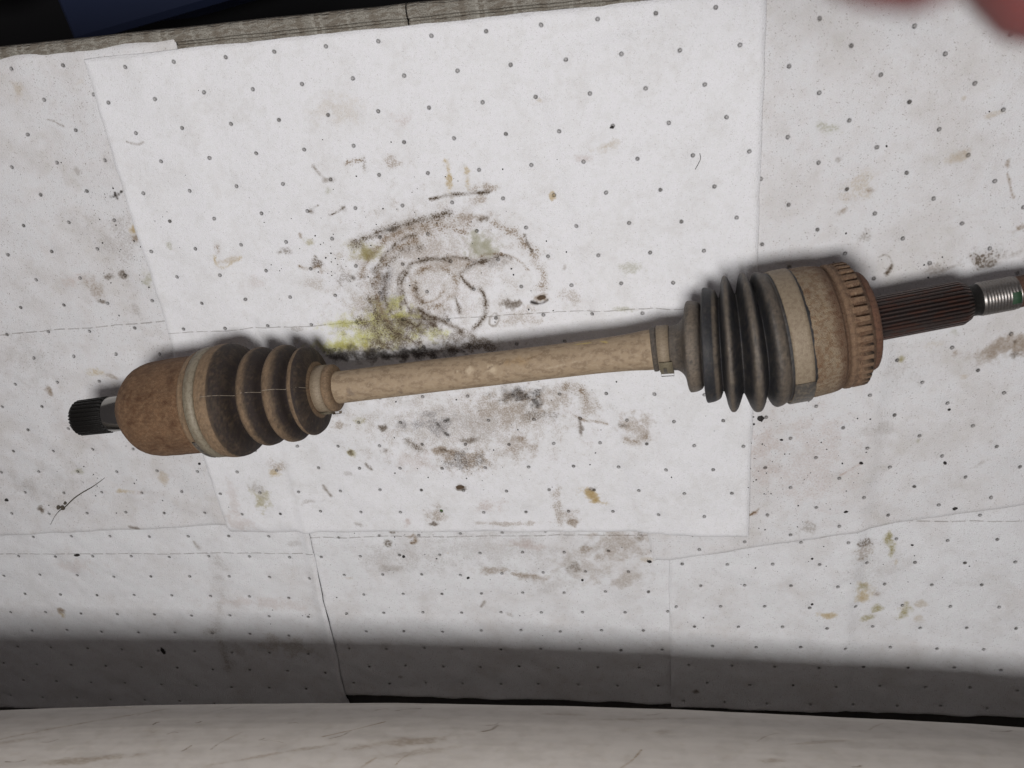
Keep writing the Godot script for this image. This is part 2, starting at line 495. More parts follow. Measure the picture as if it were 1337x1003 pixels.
	var p2 := pad_def("absorbent_pad", "left white pad under the rusty cup, with a dry grass stem on it", [Vector2(-0.7000, -0.2663), Vector2(-0.2098, -0.2663), Vector2(-0.2150, 0.1320), Vector2(-0.7000, 0.1600)], Vector2(-0.3447, -0.2131), Vector2(0.03940, -0.00021), Vector2(-0.00311, 0.02239), [Vector2(-0.4274, -0.0556), Vector2(-0.2756, -0.0618)], 1216)
	p2.stains = [
		[-0.2817, -0.1385, 0.0038, 0.0055, 0.00, Color(0.360, 0.240, 0.090), 0.90, 0.35],
		[-0.2821, -0.1313, 0.0032, 0.0037, 0.00, Color(0.170, 0.115, 0.070), 0.70, 0.60],
		[-0.2829, -0.0982, 0.0071, 0.0065, 0.00, Color(0.300, 0.290, 0.200), 0.70, 0.30],
		[-0.3275, -0.0804, 0.0040, 0.0020, 0.35, Color(0.075, 0.054, 0.036), 0.85, 0.20],
		[-0.3307, -0.0928, 0.0080, 0.0094, 0.00, Color(0.170, 0.115, 0.070), 0.40, 0.60],
		[-0.3027, -0.1023, 0.0033, 0.0033, 0.00, Color(0.075, 0.054, 0.036), 0.80, 0.50],
		[-0.3405, -0.2447, 0.0048, 0.0076, 0.00, Color(0.420, 0.340, 0.240), 0.50, 0.30],
		[-0.2976, -0.1274, 0.0256, 0.0251, 0.00, Color(0.300, 0.270, 0.240), 0.30, 0.90],
		[-0.3164, -0.1011, 0.0039, 0.0026, 0.00, Color(0.075, 0.054, 0.036), 0.60, 0.60],
		[-0.3475, -0.0988, 0.0094, 0.0067, 0.00, Color(0.450, 0.360, 0.320), 0.40, 0.70],
		[-0.3144, -0.1846, 0.0025, 0.0035, 0.00, Color(0.300, 0.270, 0.240), 0.60, 0.20],
		[-0.2898, -0.2457, 0.0047, 0.0032, 0.00, Color(0.420, 0.340, 0.240), 0.35, 0.40],
		[-0.3006, -0.0740, 0.0040, 0.0054, 0.00, Color(0.300, 0.270, 0.240), 0.40, 0.70],
		[-0.3687, 0.0992, 0.0107, 0.0026, 0.00, Color(0.360, 0.240, 0.090), 0.50, 0.30],
		[-0.3487, 0.0985, 0.0075, 0.0043, 0.00, Color(0.450, 0.360, 0.320), 0.60, 0.30],
		[-0.3223, 0.0857, 0.0044, 0.0075, 0.00, Color(0.420, 0.340, 0.240), 0.60, 0.30],
		[-0.4054, 0.0771, 0.0069, 0.0034, 0.00, Color(0.300, 0.290, 0.200), 0.60, 0.40],
		[-0.3670, 0.1386, 0.0047, 0.0023, 0.44, Color(0.075, 0.054, 0.036), 0.70, 0.20],
		[-0.3535, -0.0195, 0.0063, 0.0045, 0.00, Color(0.360, 0.240, 0.090), 0.50, 0.50],
		[-0.4019, -0.0036, 0.0036, 0.0085, 0.00, Color(0.170, 0.115, 0.070), 0.85, 0.30],
		[-0.3411, -0.0163, 0.0070, 0.0022, 0.44, Color(0.170, 0.115, 0.070), 0.50, 0.40],
		[-0.4638, 0.0914, 0.0127, 0.0125, 0.00, Color(0.300, 0.270, 0.240), 0.30, 0.50],
		[-0.4418, 0.0957, 0.0393, 0.0266, 0.00, Color(0.300, 0.270, 0.240), 0.20, 0.70],
		[-0.4560, 0.1184, 0.0036, 0.0037, 0.00, Color(0.075, 0.054, 0.036), 0.95, 0.10],
		[-0.3879, 0.0326, 0.0222, 0.0161, 0.00, Color(0.450, 0.360, 0.320), 0.20, 0.40],
		[-0.4143, -0.0342, 0.0216, 0.0225, 0.00, Color(0.300, 0.270, 0.240), 0.25, 0.40]]
	p2.grime = 1.7
	p2.strokes = [
		[[Vector2(-0.3250, -0.2223), Vector2(-0.3195, -0.2202), Vector2(-0.3134, -0.2165)], 0.0012, Color(0.300, 0.270, 0.240), 0.60, 0.50],
		[[Vector2(-0.2931, -0.1638), Vector2(-0.2869, -0.1651), Vector2(-0.2802, -0.1682)], 0.0015, Color(0.034, 0.029, 0.025), 0.80, 0.60],
		[[Vector2(-0.2884, -0.1664), Vector2(-0.2879, -0.1623)], 0.0015, Color(0.034, 0.029, 0.025), 0.80, 0.30]]
	var p1 := pad_def("absorbent_pad", "topmost middle white pad with greasy ring marks beside the shaft", [Vector2(-0.2801, -0.2596), Vector2(0.1817, -0.2600), Vector2(0.1801, 0.1402), Vector2(-0.2746, 0.1432)], Vector2(-0.1248, -0.2302), Vector2(0.0364, 0), Vector2(-0.00361, 0.02194), [Vector2(-0.2785, -0.0520), Vector2(0.1131, -0.0581)], 1664)
	p1.stains = [
		[-0.0530, -0.0936, 0.0724, 0.0503, 0.00, Color(0.170, 0.115, 0.070), 0.22, 0.85],
		[-0.0466, 0.0388, 0.0946, 0.0389, 0.00, Color(0.170, 0.115, 0.070), 0.25, 0.85],
		[-0.0485, -0.1250, 0.0509, 0.0282, 0.00, Color(0.300, 0.270, 0.240), 0.12, 0.60],
		[-0.0937, -0.0620, 0.0423, 0.0314, 0.00, Color(0.170, 0.115, 0.070), 0.25, 0.90],
		[-0.0624, -0.1087, 0.0288, 0.0128, 0.00, Color(0.170, 0.115, 0.070), 0.25, 0.80],
		[-0.0993, -0.1089, 0.0100, 0.0059, 0.00, Color(0.240, 0.200, 0.075), 0.90, 0.15],
		[-0.1032, -0.1103, 0.0153, 0.0083, 0.00, Color(0.240, 0.200, 0.075), 0.45, 0.60],
		[-0.0136, -0.1106, 0.0112, 0.0102, 0.00, Color(0.300, 0.290, 0.200), 0.95, 0.00],
		[-0.0124, -0.1060, 0.0084, 0.0069, 0.00, Color(0.300, 0.290, 0.200), 0.50, 0.10],
		[-0.0301, -0.1611, 0.0033, 0.0096, 0.00, Color(0.360, 0.240, 0.090), 0.85, 0.35],
		[-0.0172, -0.1634, 0.0022, 0.0105, 0.00, Color(0.360, 0.240, 0.090), 0.60, 0.45],
		[-0.0033, -0.1519, 0.0119, 0.0037, 0.00, Color(0.170, 0.115, 0.070), 0.60, 0.70],
		[-0.0114, -0.1438, 0.0066, 0.0043, 0.00, Color(0.170, 0.115, 0.070), 0.50, 0.70],
		[-0.0796, -0.1246, 0.0057, 0.0023, -0.26, Color(0.034, 0.029, 0.025), 0.95, 0.25],
		[-0.0108, -0.1295, 0.0061, 0.0028, 0.00, Color(0.075, 0.054, 0.036), 0.90, 0.40],
		[-0.0173, -0.1310, 0.0166, 0.0033, 0.00, Color(0.170, 0.115, 0.070), 0.50, 0.70],
		[-0.0867, -0.0680, 0.0090, 0.0075, 0.00, Color(0.440, 0.430, 0.070), 0.70, 0.25],
		[-0.0997, -0.0660, 0.0103, 0.0094, 0.00, Color(0.240, 0.200, 0.075), 0.70, 0.60],
		[-0.0958, -0.0495, 0.0336, 0.0154, 0.00, Color(0.440, 0.430, 0.070), 0.50, 0.50],
		[-0.0602, -0.0437, 0.0132, 0.0064, 0.00, Color(0.440, 0.430, 0.070), 0.50, 0.50],
		[-0.1192, -0.0402, 0.0342, 0.0079, 0.00, Color(0.440, 0.430, 0.070), 0.55, 0.35],
		[-0.0953, -0.0527, 0.0335, 0.0140, 0.00, Color(0.075, 0.054, 0.036), 0.40, 0.80],
		[-0.0718, -0.0473, 0.0242, 0.0102, 0.00, Color(0.075, 0.054, 0.036), 0.45, 0.80],
		[-0.1216, -0.0337, 0.0281, 0.0053, 0.00, Color(0.240, 0.200, 0.075), 0.70, 0.40],
		[-0.1258, -0.0545, 0.0278, 0.0032, 0.00, Color(0.440, 0.430, 0.070), 0.55, 0.30],
		[-0.0822, -0.0584, 0.0241, 0.0025, 0.00, Color(0.440, 0.430, 0.070), 0.50, 0.30],
		[-0.1358, -0.0355, 0.0214, 0.0046, 0.00, Color(0.440, 0.430, 0.070), 0.60, 0.30],
		[-0.1295, -0.0288, 0.0214, 0.0060, 0.00, Color(0.034, 0.029, 0.025), 0.90, 0.25],
		[-0.0997, -0.0271, 0.0310, 0.0059, 0.00, Color(0.034, 0.029, 0.025), 0.95, 0.20],
		[-0.0625, -0.0278, 0.0274, 0.0059, 0.00, Color(0.034, 0.029, 0.025), 0.90, 0.35],
		[-0.0256, -0.0329, 0.0298, 0.0064, 0.00, Color(0.075, 0.054, 0.036), 0.75, 0.60],
		[-0.0949, -0.0367, 0.0246, 0.0065, 0.00, Color(0.075, 0.054, 0.036), 0.70, 0.60],
		[-0.0395, -0.0410, 0.0179, 0.0063, 0.00, Color(0.075, 0.054, 0.036), 0.50, 0.70],
		[0.0060, -0.0645, 0.0075, 0.0036, 0.00, Color(0.075, 0.054, 0.036), 0.85, 0.25],
		[0.0263, -0.0678, 0.0074, 0.0033, 0.00, Color(0.170, 0.115, 0.070), 0.90, 0.20],
		[0.0120, -0.0546, 0.0173, 0.0086, 0.00, Color(0.170, 0.115, 0.070), 0.35, 0.75],
		[0.0500, -0.0680, 0.0089, 0.0083, 0.00, Color(0.170, 0.115, 0.070), 0.30, 0.85],
		[-0.1181, -0.1637, 0.0051, 0.0022, 0.00, Color(0.300, 0.270, 0.240), 0.85, 0.15],
		[-0.1207, -0.1562, 0.0034, 0.0044, 0.00, Color(0.300, 0.290, 0.200), 0.50, 0.50],
		[-0.1121, -0.1440, 0.0029, 0.0028, 0.00, Color(0.075, 0.054, 0.036), 0.85, 0.40],
		[-0.1370, -0.1427, 0.0029, 0.0029, 0.00, Color(0.075, 0.054, 0.036), 0.70, 0.40],
		[-0.0681, -0.1732, 0.0099, 0.0048, 0.00, Color(0.170, 0.115, 0.070), 0.40, 0.90],
		[-0.1011, -0.2118, 0.0218, 0.0101, 0.00, Color(0.420, 0.340, 0.240), 0.25, 0.50],
		[-0.0602, -0.2016, 0.0075, 0.0061, 0.00, Color(0.450, 0.360, 0.320), 0.35, 0.70],
		[0.0378, -0.2059, 0.0036, 0.0024, 0.00, Color(0.420, 0.340, 0.240), 0.50, 0.40],
		[0.0796, -0.1737, 0.0076, 0.0030, -0.17, Color(0.420, 0.340, 0.240), 0.60, 0.40],
		[0.0643, -0.1666, 0.0062, 0.0025, 0.00, Color(0.450, 0.360, 0.320), 0.40, 0.50],
		[0.0416, -0.1426, 0.0021, 0.0032, 0.00, Color(0.360, 0.240, 0.090), 0.70, 0.30],
		[0.0949, -0.0879, 0.0108, 0.0051, 0.00, Color(0.300, 0.290, 0.200), 0.45, 0.60],
		[0.0868, -0.0580, 0.0077, 0.0024, 0.00, Color(0.300, 0.290, 0.200), 0.55, 0.50],
		[0.0464, -0.0892, 0.0022, 0.0035, 0.52, Color(0.300, 0.270, 0.240), 0.70, 0.20],
		[-0.2096, -0.1093, 0.0099, 0.0025, 0.00, Color(0.420, 0.340, 0.240), 0.60, 0.50],
		[-0.2549, -0.1238, 0.0025, 0.0037, 0.00, Color(0.300, 0.290, 0.200), 0.50, 0.50],
		[-0.1632, -0.1141, 0.0060, 0.0036, 0.00, Color(0.075, 0.054, 0.036), 0.60, 0.75],
		[-0.1427, -0.1189, 0.0060, 0.0030, 0.00, Color(0.240, 0.200, 0.075), 0.55, 0.40],
		[-0.1493, -0.1245, 0.0018, 0.0035, 0.00, Color(0.170, 0.115, 0.070), 0.60, 0.50],
		[-0.1407, -0.1028, 0.0048, 0.0054, 0.00, Color(0.075, 0.054, 0.036), 0.70, 0.75],
		[-0.1931, -0.0901, 0.0112, 0.0050, 0.00, Color(0.450, 0.360, 0.320), 0.25, 0.80],
		[-0.1439, -0.0878, 0.0122, 0.0062, 0.00, Color(0.170, 0.115, 0.070), 0.25, 0.90],
		[-0.1162, -0.0889, 0.0132, 0.0086, 0.00, Color(0.075, 0.054, 0.036), 0.35, 0.90],
		[-0.1148, -0.0900, 0.0024, 0.0018, 0.00, Color(0.034, 0.029, 0.025), 0.80, 0.40],
		[-0.1678, -0.0523, 0.0076, 0.0026, 0.00, Color(0.300, 0.270, 0.240), 0.50, 0.70],
		[-0.0676, -0.0547, 0.0264, 0.0113, 0.00, Color(0.075, 0.054, 0.036), 0.45, 0.60],
		[-0.0929, -0.0775, 0.0096, 0.0234, 0.00, Color(0.160, 0.150, 0.150), 0.40, 0.55],
		[-0.0350, -0.0985, 0.0183, 0.0070, 0.00, Color(0.170, 0.115, 0.070), 0.40, 0.50],
		[-0.0627, -0.1259, 0.0228, 0.0057, -0.26, Color(0.170, 0.115, 0.070), 0.40, 0.60],
		[-0.0066, -0.0970, 0.0113, 0.0046, 0.00, Color(0.075, 0.054, 0.036), 0.40, 0.50],
		[0.0081, 0.0132, 0.0157, 0.0087, 0.00, Color(0.034, 0.029, 0.025), 0.95, 0.55],
		[0.0155, 0.0181, 0.0042, 0.0061, 0.00, Color(0.034, 0.029, 0.025), 0.90, 0.30],
		[-0.0012, 0.0096, 0.0182, 0.0081, 0.00, Color(0.160, 0.150, 0.150), 0.50, 0.70],
		[0.0164, 0.0296, 0.0158, 0.0055, 0.00, Color(0.075, 0.054, 0.036), 0.50, 0.80],
		[-0.0062, 0.0230, 0.0367, 0.0205, 0.00, Color(0.170, 0.115, 0.070), 0.45, 0.75],
		[0.0351, 0.0132, 0.0155, 0.0120, 0.00, Color(0.170, 0.115, 0.070), 0.40, 0.70],
		[0.0502, 0.0385, 0.0021, 0.0089, 0.00, Color(0.075, 0.054, 0.036), 0.85, 0.20],
		[0.0588, 0.0238, 0.0118, 0.0081, 0.00, Color(0.170, 0.115, 0.070), 0.40, 0.80],
		[0.0936, 0.0387, 0.0129, 0.0129, 0.00, Color(0.170, 0.115, 0.070), 0.50, 0.50],
		[0.0848, 0.0378, 0.0047, 0.0020, 0.00, Color(0.075, 0.054, 0.036), 0.50, 0.60],
		[-0.1114, 0.0384, 0.0059, 0.0029, -0.44, Color(0.075, 0.054, 0.036), 0.90, 0.30],
		[-0.0952, 0.0344, 0.0058, 0.0093, 0.00, Color(0.160, 0.150, 0.150), 0.50, 0.70],
		[-0.0668, 0.0335, 0.0190, 0.0127, 0.00, Color(0.160, 0.150, 0.150), 0.55, 0.80],
		[-0.0564, 0.0316, 0.0025, 0.0021, 0.00, Color(0.034, 0.029, 0.025), 0.90, 0.20],
		[-0.1439, 0.0605, 0.0047, 0.0053, 0.00, Color(0.240, 0.200, 0.075), 0.90, 0.25],
		[-0.1439, 0.0605, 0.0027, 0.0038, 0.00, Color(0.075, 0.054, 0.036), 0.80, 0.40],
		[-0.1320, 0.0323, 0.0059, 0.0051, 0.00, Color(0.240, 0.200, 0.075), 0.50, 0.60],
		[-0.1493, 0.0334, 0.0066, 0.0044, 0.00, Color(0.170, 0.115, 0.070), 0.50, 0.60],
		[-0.0636, 0.0608, 0.0123, 0.0044, 0.00, Color(0.170, 0.115, 0.070), 0.75, 0.40],
		[-0.0621, 0.0593, 0.0039, 0.0022, 0.00, Color(0.075, 0.054, 0.036), 0.90, 0.20],
		[-0.0405, 0.0510, 0.0082, 0.0036, 0.00, Color(0.075, 0.054, 0.036), 0.70, 0.50],
		[-0.0446, 0.0690, 0.0244, 0.0132, 0.00, Color(0.170, 0.115, 0.070), 0.60, 0.70],
		[-0.0480, 0.0704, 0.0180, 0.0103, 0.00, Color(0.034, 0.029, 0.025), 0.40, 0.90],
		[-0.0003, 0.0580, 0.0137, 0.0114, 0.00, Color(0.170, 0.115, 0.070), 0.45, 0.70],
		[-0.0008, 0.0502, 0.0075, 0.0042, 0.00, Color(0.170, 0.115, 0.070), 0.50, 0.50],
		[-0.1124, 0.0594, 0.0040, 0.0030, 0.00, Color(0.075, 0.054, 0.036), 0.60, 0.40],
		[-0.0898, 0.0707, 0.0197, 0.0105, 0.00, Color(0.450, 0.360, 0.320), 0.30, 0.70],
		[-0.0305, 0.0356, 0.0250, 0.0140, 0.00, Color(0.300, 0.270, 0.240), 0.30, 0.80],
		[-0.0932, 0.0100, 0.0190, 0.0097, 0.00, Color(0.300, 0.270, 0.240), 0.30, 0.80],
		[-0.0539, 0.0965, 0.0059, 0.0031, -0.17, Color(0.075, 0.054, 0.036), 0.95, 0.15],
		[0.0543, 0.1051, 0.0125, 0.0045, 0.56, Color(0.360, 0.240, 0.090), 0.98, 0.05],
		[0.0520, 0.1014, 0.0075, 0.0037, 0.35, Color(0.360, 0.240, 0.090), 0.90, 0.20],
		[0.0547, 0.0984, 0.0050, 0.0030, 0.00, Color(0.075, 0.054, 0.036), 0.70, 0.50],
		[0.0277, 0.1164, 0.0051, 0.0214, 0.00, Color(0.170, 0.115, 0.070), 0.45, 0.85],
		[0.0388, 0.1310, 0.0058, 0.0039, 0.00, Color(0.170, 0.115, 0.070), 0.70, 0.40],
		[0.0373, 0.1241, 0.0089, 0.0062, 0.00, Color(0.170, 0.115, 0.070), 0.35, 0.70],
		[-0.0297, 0.1141, 0.0144, 0.0062, -0.17, Color(0.450, 0.360, 0.320), 0.50, 0.70],
		[-0.0185, 0.1320, 0.0396, 0.0024, 0.00, Color(0.170, 0.115, 0.070), 0.40, 0.60],
		[-0.0802, 0.1331, 0.0075, 0.0024, 0.00, Color(0.075, 0.054, 0.036), 0.90, 0.20],
		[-0.0794, 0.1228, 0.0095, 0.0104, 0.00, Color(0.170, 0.115, 0.070), 0.50, 0.60],
		[-0.1052, 0.1316, 0.0041, 0.0041, 0.00, Color(0.450, 0.360, 0.320), 0.70, 0.30],
		[-0.2135, 0.0779, 0.0063, 0.0055, 0.00, Color(0.360, 0.240, 0.090), 0.75, 0.20],
		[-0.2114, 0.0718, 0.0098, 0.0063, 0.00, Color(0.170, 0.115, 0.070), 0.40, 0.70],
		[-0.2337, 0.1061, 0.0079, 0.0132, 0.00, Color(0.240, 0.200, 0.075), 0.60, 0.25],
		[-0.2363, 0.0933, 0.0071, 0.0097, 0.00, Color(0.300, 0.270, 0.240), 0.50, 0.60],
		[-0.2624, 0.1306, 0.0192, 0.0103, 0.00, Color(0.450, 0.360, 0.320), 0.40, 0.20],
		[-0.2600, 0.1044, 0.0058, 0.0216, 0.00, Color(0.450, 0.360, 0.320), 0.30, 0.10],
		[-0.1890, 0.1101, 0.0106, 0.0024, 0.00, Color(0.300, 0.270, 0.240), 0.50, 0.60],
		[-0.1507, 0.1334, 0.0056, 0.0025, 0.35, Color(0.300, 0.270, 0.240), 0.70, 0.40],
		[-0.1506, 0.0815, 0.0041, 0.0023, 0.00, Color(0.300, 0.270, 0.240), 0.40, 0.40],
		[0.1765, -0.2546, 0.0005, 0.0004, 0.00, Color(0.300, 0.270, 0.240), 0.10, 0.10],
		[0.0206, -0.0198, 0.0352, 0.0192, 0.00, Color(0.300, 0.270, 0.240), 0.25, 0.80]]
	p1.strokes = [
		[[Vector2(-0.0461, -0.1460), Vector2(-0.0313, -0.1478), Vector2(-0.0158, -0.1484), Vector2(-0.0010, -0.1485)], 0.0019, Color(0.075, 0.054, 0.036), 0.85, 0.45],
		[[Vector2(-0.1105, -0.1159), Vector2(-0.0966, -0.1209), Vector2(-0.0807, -0.1252), Vector2(-0.0608, -0.1308), Vector2(-0.0440, -0.1326), Vector2(-0.0325, -0.1347)], 0.0041, Color(0.075, 0.054, 0.036), 0.75, 0.60],
		[[Vector2(-0.0821, -0.1167), Vector2(-0.0604, -0.1223), Vector2(-0.0399, -0.1257), Vector2(-0.0198, -0.1290)], 0.0069, Color(0.170, 0.115, 0.070), 0.45, 0.80],
		[[Vector2(-0.0018, -0.1257), Vector2(0.0081, -0.1195), Vector2(0.0158, -0.1135), Vector2(0.0222, -0.1053), Vector2(0.0255, -0.0983), Vector2(0.0285, -0.0877), Vector2(0.0298, -0.0760)], 0.0044, Color(0.170, 0.115, 0.070), 0.50, 0.75],
		[[Vector2(0.0193, -0.1156), Vector2(0.0237, -0.1029)], 0.0017, Color(0.075, 0.054, 0.036), 0.70, 0.40],
		[[Vector2(-0.1002, -0.0735), Vector2(-0.0981, -0.0856), Vector2(-0.0929, -0.0950), Vector2(-0.0845, -0.1022), Vector2(-0.0730, -0.1081), Vector2(-0.0590, -0.1120)], 0.0049, Color(0.075, 0.054, 0.036), 0.60, 0.70],
		[[Vector2(-0.0942, -0.0732), Vector2(-0.0912, -0.0841), Vector2(-0.0848, -0.0934)], 0.0061, Color(0.160, 0.150, 0.150), 0.50, 0.60],
		[[Vector2(-0.0812, -0.0646), Vector2(-0.0786, -0.0768), Vector2(-0.0752, -0.0869), Vector2(-0.0658, -0.0983), Vector2(-0.0490, -0.1016), Vector2(-0.0283, -0.1011), Vector2(-0.0178, -0.0982), Vector2(-0.0075, -0.0994), Vector2(0.0007, -0.1019), Vector2(0.0093, -0.0980)], 0.0024, Color(0.075, 0.054, 0.036), 0.75, 0.50],
		[[Vector2(-0.0109, -0.0990), Vector2(-0.0192, -0.0965), Vector2(-0.0297, -0.0906), Vector2(-0.0317, -0.0884), Vector2(-0.0278, -0.0823), Vector2(-0.0244, -0.0773)], 0.0026, Color(0.075, 0.054, 0.036), 0.80, 0.45],
		[[Vector2(-0.0180, -0.0770), Vector2(-0.0156, -0.0727), Vector2(-0.0142, -0.0648), Vector2(-0.0184, -0.0540), Vector2(-0.0239, -0.0467), Vector2(-0.0280, -0.0425)], 0.0029, Color(0.075, 0.054, 0.036), 0.75, 0.50],
		[[Vector2(-0.0662, -0.0841), Vector2(-0.0676, -0.0745), Vector2(-0.0637, -0.0688), Vector2(-0.0559, -0.0654), Vector2(-0.0473, -0.0675), Vector2(-0.0383, -0.0731), Vector2(-0.0350, -0.0808), Vector2(-0.0373, -0.0898), Vector2(-0.0447, -0.0949), Vector2(-0.0539, -0.0954), Vector2(-0.0614, -0.0922)], 0.0042, Color(0.170, 0.115, 0.070), 0.50, 0.70],
		[[Vector2(-0.0669, -0.0793), Vector2(-0.0668, -0.0720), Vector2(-0.0626, -0.0681)], 0.0030, Color(0.075, 0.054, 0.036), 0.65, 0.50],
		[[Vector2(-0.0665, -0.0621), Vector2(-0.0581, -0.0587), Vector2(-0.0492, -0.0540), Vector2(-0.0414, -0.0493), Vector2(-0.0349, -0.0440)], 0.0030, Color(0.075, 0.054, 0.036), 0.90, 0.35],
		[[Vector2(-0.0647, -0.0583), Vector2(-0.0578, -0.0518), Vector2(-0.0508, -0.0465)], 0.0024, Color(0.075, 0.054, 0.036), 0.80, 0.50],
		[[Vector2(-0.0778, -0.0551), Vector2(-0.0714, -0.0498), Vector2(-0.0662, -0.0522)], 0.0031, Color(0.075, 0.054, 0.036), 0.80, 0.50],
		[[Vector2(-0.0375, -0.0707), Vector2(-0.0359, -0.0645), Vector2(-0.0342, -0.0595)], 0.0024, Color(0.075, 0.054, 0.036), 0.70, 0.50],
		[[Vector2(-0.1042, -0.0718), Vector2(-0.1010, -0.0624), Vector2(-0.0953, -0.0527), Vector2(-0.0847, -0.0427)], 0.0061, Color(0.075, 0.054, 0.036), 0.55, 0.75],
		[[Vector2(-0.1131, -0.0566), Vector2(-0.1031, -0.0434), Vector2(-0.0958, -0.0315)], 0.0063, Color(0.075, 0.054, 0.036), 0.60, 0.70],
		[[Vector2(0.0199, -0.0657), Vector2(0.0265, -0.0636), Vector2(0.0324, -0.0664)], 0.0015, Color(0.034, 0.029, 0.025), 0.90, 0.10],
		[[Vector2(-0.0123, -0.0556), Vector2(-0.0079, -0.0584), Vector2(-0.0055, -0.0534), Vector2(-0.0090, -0.0486), Vector2(-0.0129, -0.0500), Vector2(-0.0124, -0.0549)], 0.0013, Color(0.300, 0.270, 0.240), 0.70, 0.20],
		[[Vector2(-0.1279, -0.1747), Vector2(-0.1250, -0.1691), Vector2(-0.1207, -0.1650)], 0.0017, Color(0.300, 0.270, 0.240), 0.70, 0.40],
		[[Vector2(-0.1225, -0.1390), Vector2(-0.1174, -0.1409), Vector2(-0.1109, -0.1445)], 0.0012, Color(0.075, 0.054, 0.036), 0.80, 0.60],
		[[Vector2(-0.1383, -0.1422), Vector2(-0.1303, -0.1468)], 0.0012, Color(0.075, 0.054, 0.036), 0.70, 0.70],
		[[Vector2(-0.1039, -0.1746), Vector2(-0.0979, -0.1764), Vector2(-0.0910, -0.1769)], 0.0022, Color(0.170, 0.115, 0.070), 0.60, 0.80],
		[[Vector2(-0.0897, -0.1779), Vector2(-0.0913, -0.1690)], 0.0022, Color(0.300, 0.270, 0.240), 0.50, 0.80],
		[[Vector2(-0.2645, -0.2027), Vector2(-0.2619, -0.2014), Vector2(-0.2563, -0.1999), Vector2(-0.2522, -0.2012)], 0.0013, Color(0.300, 0.270, 0.240), 0.80, 0.40],
		[[Vector2(-0.2203, -0.1141), Vector2(-0.2196, -0.1074), Vector2(-0.2152, -0.1047), Vector2(-0.2076, -0.1074), Vector2(-0.2003, -0.1113)], 0.0019, Color(0.360, 0.240, 0.090), 0.50, 0.60],
		[[Vector2(-0.2157, -0.1217), Vector2(-0.2165, -0.1163)], 0.0025, Color(0.170, 0.115, 0.070), 0.50, 0.70],
		[[Vector2(-0.1556, -0.1017), Vector2(-0.1488, -0.0990), Vector2(-0.1399, -0.1009), Vector2(-0.1381, -0.0948)], 0.0018, Color(0.170, 0.115, 0.070), 0.60, 0.60],
		[[Vector2(-0.0794, -0.0676), Vector2(-0.0813, -0.0752), Vector2(-0.0803, -0.0831), Vector2(-0.0766, -0.0904), Vector2(-0.0705, -0.0964), Vector2(-0.0627, -0.1005), Vector2(-0.0541, -0.1022), Vector2(-0.0455, -0.1015), Vector2(-0.0379, -0.0984)], 0.0024, Color(0.075, 0.054, 0.036), 0.50, 0.60],
		[[Vector2(-0.0450, -0.0580), Vector2(-0.0505, -0.0562), Vector2(-0.0563, -0.0555), Vector2(-0.0619, -0.0562), Vector2(-0.0671, -0.0581), Vector2(-0.0715, -0.0611), Vector2(-0.0749, -0.0650), Vector2(-0.0771, -0.0697), Vector2(-0.0780, -0.0748)], 0.0030, Color(0.075, 0.054, 0.036), 0.60, 0.60],
		[[Vector2(-0.0921, -0.0542), Vector2(-0.0965, -0.0631), Vector2(-0.0983, -0.0729), Vector2(-0.0973, -0.0829), Vector2(-0.0937, -0.0925), Vector2(-0.0877, -0.1011), Vector2(-0.0799, -0.1083), Vector2(-0.0706, -0.1135), Vector2(-0.0605, -0.1165)], 0.0037, Color(0.170, 0.115, 0.070), 0.60, 0.60],
		[[Vector2(-0.1071, -0.0910), Vector2(-0.1013, -0.1019), Vector2(-0.0930, -0.1114), Vector2(-0.0826, -0.1190), Vector2(-0.0709, -0.1242), Vector2(-0.0585, -0.1270), Vector2(-0.0459, -0.1271), Vector2(-0.0340, -0.1246), Vector2(-0.0232, -0.1197)], 0.0030, Color(0.170, 0.115, 0.070), 0.50, 0.70],
		[[Vector2(-0.0665, -0.0451), Vector2(-0.0740, -0.0476), Vector2(-0.0806, -0.0515), Vector2(-0.0859, -0.0568), Vector2(-0.0897, -0.0631), Vector2(-0.0918, -0.0701), Vector2(-0.0921, -0.0775), Vector2(-0.0907, -0.0848), Vector2(-0.0876, -0.0918)], 0.0031, Color(0.075, 0.054, 0.036), 0.50, 0.70],
		[[Vector2(-0.0317, -0.0878), Vector2(-0.0271, -0.0940), Vector2(-0.0209, -0.0989), Vector2(-0.0135, -0.1020), Vector2(-0.0056, -0.1032), Vector2(0.0023, -0.1024), Vector2(0.0095, -0.0997), Vector2(0.0155, -0.0952), Vector2(0.0199, -0.0893)], 0.0018, Color(0.170, 0.115, 0.070), 0.50, 0.70],
		[[Vector2(-0.0448, -0.0813), Vector2(-0.0486, -0.0734), Vector2(-0.0562, -0.0689), Vector2(-0.0644, -0.0699), Vector2(-0.0699, -0.0758), Vector2(-0.0702, -0.0842), Vector2(-0.0654, -0.0915), Vector2(-0.0574, -0.0949), Vector2(-0.0496, -0.0928)], 0.0024, Color(0.170, 0.115, 0.070), 0.50, 0.60],
		[[Vector2(-0.0944, -0.0942), Vector2(-0.0918, -0.0990), Vector2(-0.0887, -0.1034), Vector2(-0.0850, -0.1075), Vector2(-0.0810, -0.1112), Vector2(-0.0765, -0.1144), Vector2(-0.0717, -0.1172), Vector2(-0.0667, -0.1194), Vector2(-0.0615, -0.1211)], 0.0024, Color(0.075, 0.054, 0.036), 0.60, 0.50],
		[[Vector2(-0.0687, -0.0363), Vector2(-0.0739, -0.0376), Vector2(-0.0788, -0.0394), Vector2(-0.0834, -0.0418), Vector2(-0.0874, -0.0447), Vector2(-0.0910, -0.0480), Vector2(-0.0939, -0.0516), Vector2(-0.0961, -0.0556), Vector2(-0.0976, -0.0598)], 0.0044, Color(0.075, 0.054, 0.036), 0.60, 0.60],
